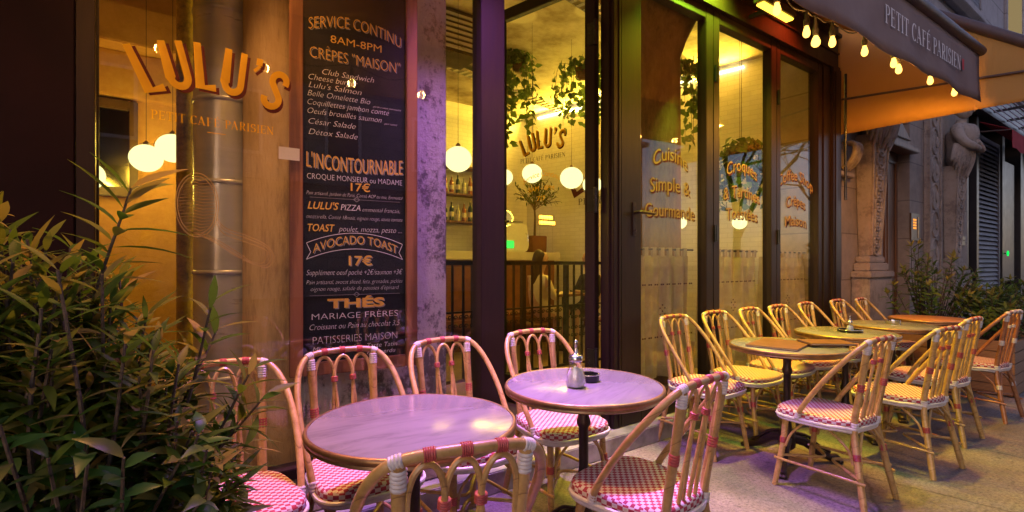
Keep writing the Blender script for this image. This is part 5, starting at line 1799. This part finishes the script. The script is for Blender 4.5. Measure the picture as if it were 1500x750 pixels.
def tie(mb, a, b_, r, rings=4):
    """thread wound round a cane from a to b"""
    a, b_ = Vector(a), Vector(b_)
    n = rings * 4
    path = [a.lerp(b_, i / n) for i in range(n + 1)]
    mb.tube(path, [r + .0022 * abs(math.sin(PI * rings * i / n)) for i in range(n + 1)], 8)

def make_chair(white_ties=False, dark=False):
    t = thing("bistro_chair", "x", "chair")
    cm_ = M['cane_dark'] if dark else M['cane']
    red = M['white_tie'] if white_ties else M['red_tie']
    # woven seat
    s = MB(); n = 56
    lv = [(.414, .965), (.424, .998), (.447, 1.0), (.457, .985), (.4625, .955), (.465, .90), (.463, .45)]
    rings = [seat_outline(k, n) for _, k in lv]
    o0 = seat_outline(1.0, n); per = [0.0]
    for i in range(n): per.append(per[-1] + math.dist(o0[i], o0[(i + 1) % n]))
    vs = [(x, y, lv[j][0]) for j, rg in enumerate(rings) for x, y in rg]
    fs, uv = [], []
    for j in range(len(lv) - 1):
        for i in range(n):
            a, c = j * n + i, j * n + (i + 1) % n
            fs.append((a, c, c + n, a + n))
            if j < 3:
                uv.append([(per[i] * .8, lv[j][0]), (per[i + 1] * .8, lv[j][0]), (per[i + 1] * .8, lv[j + 1][0]), (per[i] * .8, lv[j + 1][0])])
            else:
                uv.append([(vs[q][0], vs[q][1]) for q in (a, c, c + n, a + n)])
    top = tuple(range((len(lv) - 1) * n, len(lv) * n)); fs.append(top); uv.append([(vs[q][0], vs[q][1]) for q in top])
    bot = tuple(reversed(range(n))); fs.append(bot); uv.append([(vs[q][0], vs[q][1]) for q in bot])
    s.add(vs, fs, uv); s.build("seat", M['weave'], t, smooth=True, fix=False)
    tr = MB()
    for z, k, r_ in ((.407, .985, .0105), (.421, 1.012, .0085)):
        ol_ = seat_outline(k, 56)
        tr.tube([(x, y, z + (.0 if y > -.1 else .004 * math.sin(x * 60))) for x, y in ol_], r_, 7, closed=True)
    for sx in (-1, 1):
        tie(tr, (sx * .131, -.192, .415), (sx * .131, -.196, .452), .0185, 3)
        tie(tr, (sx * .207, .065, .425), (sx * .209, .055, .462), .0165, 3)
    tr.build("seat_trim", M['white_tie'], t, smooth=True)
    # bent hoop of the back, ending at the sides of the seat like low arms
    H = [(-.207, .062, .425), (-.214, .045, .475), (-.224, -.02, .575), (-.226, -.10, .685), (-.213, -.185, .79), (-.180, -.243, .862), (-.125, -.268, .893), (0, -.276, .900)]
    H = H + [(-x, y, z) for x, y, z in reversed(H[:-1])]
    b = MB(); b.tube(spline(H, 5), .0135, 10); b.build("back_hoop", cm_, t, smooth=True)
    # back posts run on down as rear legs
    for sx in (-1, 1):
        b = MB()
        b.tube(spline([(sx * .143, -.262, .882), (sx * .134, -.226, .66), (sx * .131, -.192, .44), (sx * .150, -.212, .28), (sx * .186, -.265, 0)], 5), [.0165] * 11 + [.017] * 9 + [.0145], 10)
        b.build("rear_leg", cm_, t, smooth=True)
        b = MB()
        b.tube(spline([(sx * .168, .150, .425), (sx * .176, .163, .25), (sx * .197, .200, 0)], 5), [.0165] * 9 + [.0155, .015], 10)
        b.build("front_leg", cm_, t, smooth=True)
    yb = lambda z: -.192 - (z - .455) * .172
    # three inner arches
    for ci, cx in enumerate((-.083, 0, .083)):
        outer = [(cx - .041, .775), (cx - .037, .825), (cx - .022, .862), (cx, .876), (cx + .022, .862), (cx + .037, .825), (cx + .041, .775)]
        l0 = cx - .041 + (.020 if ci else .0); r0 = cx + .041 - (.020 if ci < 2 else .0)
        pth = [(l0 * .93, .45), ((l0 + cx - .041) / 2, .62)] + outer + [((r0 + cx + .041) / 2, .62), (r0 * .93, .45)]
        b = MB(); b.tube(spline([(x, yb(z) - .002 + (.0 if ci != 1 else .004), z) for x, z in pth], 5), .0078, 7)
        b.build("back_arch", cm_, t, smooth=True)
    hp = spline(H, 10)
    def wrap_hoop(mb, x0, x1, r, rings):
        pts = [p for p in hp if min(x0, x1) <= p.x <= max(x0, x1)]
        m = 24; path = []
        for i in range(m + 1):
            u = i / m * (len(pts) - 1); k = min(int(u), len(pts) - 2)
            path.append(pts[k].lerp(pts[k + 1], u - k))
        mb.tube(path, [r + .0022 * abs(math.sin(PI * rings * i / m)) for i in range(m + 1)], 10)
    # red threads
    for cx in (-.083, 0, .083):
        b = MB(); wrap_hoop(b, cx - .019, cx + .019, .0146, 5)
        b.build("binding", red, t, smooth=True)
    for cx in (-.0415, .0415):
        b = MB(); tie(b, (cx, yb(.765) + .001, .765), (cx, yb(.788) + .001, .788), .0138, 4); b.build("binding", red, t, smooth=True)
    for sx in (-1, 1):
        b = MB(); tie(b, (sx * .133, -.222, .625), (sx * .1345, -.2275, .665), .0172, 4); b.build("binding", red, t, smooth=True)
        # white wrapping where post meets hoop
        b = MB(); tie(b, (sx * .1405, -.254, .825), (sx * .1425, -.2605, .872), .0174, 5)
        wrap_hoop(b, sx * .126, sx * .160, .0148, 4)
        b.build("white_binding", M['white_tie'], t, smooth=True)
        b = MB(); tie(b, (sx * .153, -.217, .262), (sx * .150, -.212, .295), .0178, 4); b.build("binding", red, t, smooth=True)
        b = MB(); tie(b, (sx * .1757, .1625, .255), (sx * .1745, .161, .29), .0178, 4); b.build("binding", red, t, smooth=True)
        # braces up to the seat
        b = MB(); b.tube(spline([(sx * .170, -.205, .24), (sx * .165, -.17, .32), (sx * .17, -.06, .415)], 5), .0072, 7); b.build("brace", cm_, t, smooth=True)
        b = MB(); b.tube(spline([(sx * .183, .145, .24), (sx * .172, .115, .32), (sx * .172, .03, .415)], 5), .0072, 7); b.build("brace", cm_, t, smooth=True)
        b = MB(); b.tube(spline([(sx * .162, .178, .24), (sx * .14, .172, .32), (sx * .05, .185, .415)], 5), .0072, 7); b.build("brace", cm_, t, smooth=True)
        b = MB(); b.tube(spline([(sx * .145, -.232, .24), (sx * .125, -.218, .32), (sx * .04, -.195, .415)], 5), .0072, 7); b.build("brace", cm_, t, smooth=True)
        # side stretcher
        b = MB(); b.tube(spline([(sx * .172, -.262, .155), (sx * .188, -.20, .162), (sx * .200, 0, .165), (sx * .199, .15, .162), (sx * .186, .205, .158)], 4), .0085, 8); b.build("stretcher", cm_, t, smooth=True)
    for sy in (-1, 1):
        y0 = .186 if sy > 0 else -.240
        b = MB(); b.tube(spline([(-.185, y0, .178), (-.10, y0 * .55, .180), (0, y0 * .12, .181), (.10, y0 * .55, .180), (.185, y0, .178)], 5), .0085, 8); b.build("stretcher", cm_, t, smooth=True)
    return t

CH = [   # x, y, turn, label
    (0.25, 2.05, 2, 180, "rattan chair against the big window, half hidden behind the leafy bush"),
    (0.72, 2.07, 0, 180, "rattan chair at the window behind the front marble table, under the menu board"),
    (1.24, 2.08, 0, 180, "rattan chair at the window between the two marble tables, below the scuffed pillar"),
    (1.80, 2.07, -4, 180, "rattan chair at the window behind the sugar dispenser, before the open door"),
    (3.20, 2.11, 0, 180, "rattan chair under the word Gourmande, first in the window row past the door"),
    (3.74, 2.12, 0, 180, "second rattan chair of the window row past the door, under the first glass leaf"),
    (4.27, 2.12, 2, 180, "third rattan chair of the window row past the door, behind the menu table"),
    (4.76, 2.12, 0, 180, "fourth rattan chair of the window row past the door, behind the sugar shaker table"),
    (5.32, 2.12, 3, 180, "fifth rattan chair of the window row, under the word Maison"),
    (5.98, 2.10, 0, 180, "rattan chair standing against the dark end pier of the shopfront"),
    (6.47, 2.05, 4, 180, "last rattan chair of the window row, in front of the carved pilaster"),
    (0.625, 1.205, -15, 0, "rattan chair in the foreground with its back to us, at the front marble table"),
    (1.53, 1.29, 6, 0, "rattan chair in the foreground pulled up to the table with the sugar dispenser"),
    (3.17, 1.30, -3, 0, "rattan chair on the street side of the menu table, nearest and fully seen"),
    (4.03, 1.22, -8, 0, "rattan chair on the street side of the table with the sugar shaker"),
    (4.84, 1.28, -3, 0, "rattan chair on the street side, third from the menu table's chair"),
]
ca = make_chair()
for i, (x, y, dr_, base, lab) in enumerate(CH):
    o = ca if i == 0 else copy_tree(ca)
    o.location = (x, y, 0); o.rotation_euler = (0, 0, R(base + dr_))
    o['label'] = lab; o['group'] = "rattan bistro chairs on the terrace"
cb = make_chair(True, True)
cb.location = (5.82, 1.23, 0); cb.rotation_euler = (0, 0, R(-6))
cb['label'] = "reddish rattan chair with white bindings beside the wooden planter"; cb['group'] = "rattan bistro chairs on the terrace"

# ------------------------------------------------------------------ tables
def make_table(r, wood=False):
    t = thing("bistro_table", "x", "table")
    b = MB(); b.lathe([(r - .012, .742), (r - .010, .760), (r - .014, .7625)], (0, 0, 0), 72); b.build("top", M['table_wood'] if wood else M['marble'], t, smooth=True)
    b = MB(); b.lathe([(r - .03, .724), (r - .008, .726), (r, .732), (r - .003, .739), (r + .001, .744), (r + .003, .752), (r, .760), (r - .006, .7635), (r - .0105, .7620)], (0, 0, 0), 72, cap=False); b.build("rim", M['brass'], t, smooth=True)
    b = MB(); b.lathe([(.11, .735), (.11, .722), (.05, .70), (.026, .68), (.024, .62), (.031, .60), (.031, .585), (.022, .57), (.021, .40), (.026, .36), (.034, .34), (.034, .32), (.024, .30), (.027, .22), (.045, .19), (.05, .15), (.05, .10), (.03, .08)], (0, 0, 0), 20); b.build("column", M['iron'], t, smooth=True)
    for k in range(3):
        a = R(75 + 120 * k)
        c, s = math.cos(a), math.sin(a)
        b = MB()
        b.tube(spline([(.02 * c, .02 * s, .155), (.11 * c, .11 * s, .13), (.20 * c, .20 * s, .065), (.27 * c, .27 * s, .035), (.325 * c, .325 * s, .024)], 5), [.034, .034, .033, .032, .031, .03, .029, .028, .027, .026, .025, .024, .023, .023, .024, .026, .028, .030, .030, .027, .02], 10)
        for q in (-1, 0, 1):
            p = Vector((.325 * c - q * .017 * s, .325 * s + q * .017 * c, .014)); b.ball(p, .020, .020, .014, 8, 6)
        b.tube(spline([(.05 * c, .05 * s, .19), (.13 * c, .13 * s, .165), (.21 * c, .21 * s, .10), (.27 * c, .27 * s, .066)], 4), .009, 6)
        b.build("leg", M['iron'], t, smooth=True)
    return t
TB_ = [
    (0.735, 1.60, .35, 0, "empty round marble table in the foreground beside the leafy bush"),
    (1.57, 1.64, .35, 20, "round marble table holding the sugar dispenser and dark ashtray"),
    (3.40, 1.64, .345, 5, "round table with the brown menu folders lying on it"),
    (4.40, 1.68, .345, 40, "round table with the sugar shaker on a small tray"),
    (5.25, 1.64, .345, 15, "round table with only a small ashtray, past the shaker table"),
]
ta = make_table(.35)
for i, (x, y, r, a, lab) in enumerate(TB_):
    o = ta if i == 0 else copy_tree(ta)
    o.location = (x, y, 0); o.rotation_euler = (0, 0, R(a)); o['label'] = lab; o['group'] = "round bistro tables on the terrace"
tw = make_table(.33, True); tw.location = (6.16, 1.62, .012); tw.rotation_euler = (0, 0, R(30)); tw['label'] = "round reddish wooden table farthest along the terrace, by the planter"; tw['group'] = "round bistro tables on the terrace"
tw.location.z = 0
ZT = .7626

# sugar dispenser and ashtray
def dispenser(x, y, s, lab):
    t = thing("sugar_dispenser", lab, "sugar dispenser", (x, y, ZT + .0006), 0)
    t.scale = (s, s, s)
    b = MB(); b.lathe([(.036, 0), (.041, .006), (.042, .02), (.038, .055), (.029, .085), (.026, .10), (.027, .118)], (0, 0, 0), 48, flute=.028, nf=14); b.build("jar", M['jar_glass'], t, smooth=True)
    b = MB(); b.lathe([(.033, .004), (.038, .010), (.0385, .022), (.0355, .052), (.028, .074), (.015, .082), (.003, .085)], (0, 0, 0), 24); b.build("sugar", M['sugar'], t, smooth=True)
    b = MB(); b.lathe([(.030, .112), (.031, .116), (.031, .132), (.027, .138), (.012, .143), (.008, .150), (.0075, .178), (.009, .19), (.0075, .20), (.003, .204)], (0, 0, 0), 24); b.build("lid", M['steel'], t, smooth=True)
    return t
dispenser(1.50, 1.615, 1.0, "glass sugar dispenser with a steel pouring spout on the marble table")
dispenser(4.43, 1.66, .62, "small glass sugar shaker standing in the tray on the far table")
def ashtray(x, y, r, h, lab, mat):
    t = thing("ashtray", lab, "ashtray", (x, y, ZT + .0006))
    b = MB(); b.lathe([(r * .96, 0), (r, .004), (r, h), (r * .90, h), (r * .86, .008), (.004, .007)], (0, 0, 0), 32); b.build("dish", mat, t, smooth=True)
    b = MB(); b.lathe([(r * 1.004, h - .003), (r * 1.02, h), (r * 1.004, h + .002), (r * .90, h + .002)], (0, 0, 0), 32, cap=False); b.build("rim", M['steel'], t, smooth=True)
ashtray(1.625, 1.665, .048, .032, "dark round ashtray behind the glass sugar dispenser", M['dark_tray'])
ashtray(4.43, 1.66, .085, .020, "small shallow tray under the sugar shaker", M['dark_tray'])
ashtray(5.33, 1.66, .055, .030, "small metal ashtray on the table past the shaker table", M['steel'])

# menu folders
for x, y, rz, w, h, lab in ((3.34, 1.66, 12, .40, .30, "wide brown menu folder lying open on the table"), (3.58, 1.48, 50, .20, .28, "smaller brown menu folder lying turned beside the wide one")):
    t = thing("menu_folder", lab, "menu", (x, y, ZT + .0006 + (.0128 if w < .3 else 0)), R(rz), "menu folders on the table")
    b = MB(); b.box(-w / 2, w / 2, -h / 2, h / 2, 0, .004); b.box(-w / 2, w / 2, -h / 2, h / 2, .0095, .0125); b.build("cover", M['menu_cover'], t, bevel=.001)
    b = MB(); b.box(-w / 2 + .005, w / 2 - .005, -h / 2 + .005, h / 2 - .005, .0042, .0093); b.build("pages", M['paper'], t)

# ------------------------------------------------------------------ planting
def planter_box(t, x0, x1, y0, y1, h):
    b = MB()
    n = int(h / .105)
    for k in range(n):
        z0, z1 = .012 + k * h / n, .012 + (k + 1) * h / n - .006
        b.box(x0, x1, y0, y0 + .025, z0, z1); b.box(x0, x1, y1 - .025, y1, z0, z1)
        b.box(x0, x0 + .025, y0 + .0255, y1 - .0255, z0, z1); b.box(x1 - .025, x1, y0 + .0255, y1 - .0255, z0, z1)
    b.build("planter", M['crate_wood'], t, bevel=.003)
    b = MB(); b.box(x0 + .027, x1 - .027, y0 + .027, y1 - .027, .02, h - .06); b.build("soil", M['bark'], t)

rb = random.Random(77)
bush = thing("oleander_bush", "big dark leafy oleander bush filling the near corner in front of the dark pier", "bush", (-.20, 1.42, 0))
planter_box(bush, -.55, .28, -.22, .22, .60)
fo, st_ = MB(), MB()
UPV = Vector((0, 0, 1))
def shoot(base, tip, nl, L, W, start=.35, tuft=True, mbf=None, shape=.45, droop=.25):
    mid_ = base.lerp(tip, .55) + rvec(rb, .04)
    pth = spline([base, mid_, tip], 8)
    st_.tube(pth, [.0065 - .0038 * i / (len(pth) - 1) for i in range(len(pth))], 5)
    n = len(pth) - 1
    for k in range(nl):
        u = start + (1 - start) * (k / max(1, nl - 1)) ** .85
        i = min(n - 1, int(u * n)); p = pth[i].lerp(pth[i + 1], u * n - i)
        ax = (pth[i + 1] - pth[i]).normalized()
        a = k * 2.2 + rb.uniform(-.4, .4)
        s1 = ax.orthogonal().normalized(); s2 = ax.cross(s1)
        out = s1 * math.cos(a) + s2 * math.sin(a)
        el = rb.uniform(.25, .75) + (.55 if u > .9 else 0)
        d = (out + ax * el).normalized()
        leaf(mbf or fo, p, d, ax + out * .1, L * rb.uniform(.7, 1.12), W * rb.uniform(.8, 1.15), droop * rb.uniform(.4, 1.5), .28, 5, shape)
def topline(x):          # height of the crown over the bed, local x
    pts = [(-.9, 1.30), (-.45, 1.36), (-.28, 1.40), (-.10, 1.42), (.05, 1.38), (.16, 1.27), (.24, 1.14), (.32, .98), (.40, .80)]
    for (a, za), (c, zc) in zip(pts, pts[1:]):
        if x <= c: return za + (zc - za) * max(0, (x - a)) / (c - a)
    return .75
for i in range(420):
    x = rb.uniform(-.75, .38); y = rb.uniform(-.20, .34)
    zt = topline(x) * rb.uniform(.72, 1.0) - .02
    base = Vector((x * .45 + rb.uniform(-.05, .05), y * .4, .52))
    shoot(base, Vector((x, y, zt)), rb.randint(18, 28), .098, .0080, .34)
shoot(Vector((.02, .02, .55)), Vector((.165, .06, 1.475)), 26, .150, .0155, .50)   # the tall shoot against the bright window
shoot(Vector((-.10, .0, .55)), Vector((-.06, .10, 1.385)), 20, .120, .0125, .45)
for x_, z_ in ((.35, 1.12), (.41, 1.03), (.33, 1.20), (.45, .95), (.39, .90), (.43, .82)):
    shoot(Vector((.10, .0, .55)), Vector((x_, rb.uniform(.0, .2), z_)), 18, .12, .0115, .40)
fo.build("foliage", M['leaf_oleander'], bush, fix=False, smooth=True)
lb = MB()
for i in range(330):
    x = rb.uniform(-.70, .30); y = rb.uniform(-.32, .04)
    zt = .50 + rb.uniform(.0, .50) * (1 - .7 * max(0, x))
    base = Vector((x * .5, y * .4, .50))
    shoot(base, Vector((x, y, zt + .05)), rb.randint(11, 17), .070, .0132, .22, mbf=lb, shape=.48, droop=.5)
for x_, y_, z_ in ((.36, -.05, .76), (.38, .0, .70), (.30, -.12, .72), (.37, -.10, .62), (.33, .05, .84)):
    shoot(Vector((.12, -.02, .5)), Vector((x_, y_, z_)), 12, .075, .019, .35, mbf=lb, shape=.5)
lb.build("foliage", M['leaf_laurel'], bush, fix=False, smooth=True)['label'] = "broad dark leaves low in the bush"
st_.build("stem", M['bark'], bush, smooth=True)

def shrub(name, lab, x, y, h, w, seed, x0, x1, y0, y1, hp):
    global st_, rb
    rb = random.Random(seed)
    t = thing(name, lab, "shrub", (x, y, 0))
    planter_box(t, x0 - x, x1 - x, y0 - y, y1 - y, hp)
    f, tip_, st_ = MB(), MB(), MB()
    for i in range(46):
        a = rb.uniform(0, 2 * PI); rr = w * math.sqrt(rb.random())
        zt = hp + (h - hp) * (1 - .45 * (rr / w) ** 2) * rb.uniform(.72, 1)
        tp = Vector((rr * math.cos(a), rr * math.sin(a), zt))
        shoot(Vector((tp.x * .25, tp.y * .25, hp - .06)), tp, rb.randint(12, 18), .105, .015, .25, mbf=f, shape=.5)
        if rb.random() < .38:
            for k in range(6):
                leaf(tip_, tp, rvec(rb) + Vector((0, 0, 1.1)), UPV + rvec(rb, .5), rb.uniform(.06, .10), .012, .2)
    f.build("foliage", M['leaf_right'], t, fix=False)
    tip_.build("young_leaves", M['leaf_tip'], t, fix=False)
    st_.build("stem", M['bark'], t, smooth=True)
shrub("potted_shrub", "dense shrub with yellow young leaves in a slatted wooden planter by the wooden door", 7.10, 1.86, 1.56, .46, 4, 6.74, 7.50, 1.62, 2.16, .52)
shrub("potted_shrub", "lower shrub in the slatted wooden planter nearest the street", 7.25, 1.36, 1.08, .42, 9, 6.73, 7.95, 1.12, 1.60, .53)
shrub("potted_shrub", "trailing shrub farthest along, in front of the dark shop", 8.7, 1.35, 1.15, .5, 15, 8.1, 9.3, 1.12, 1.60, .53)
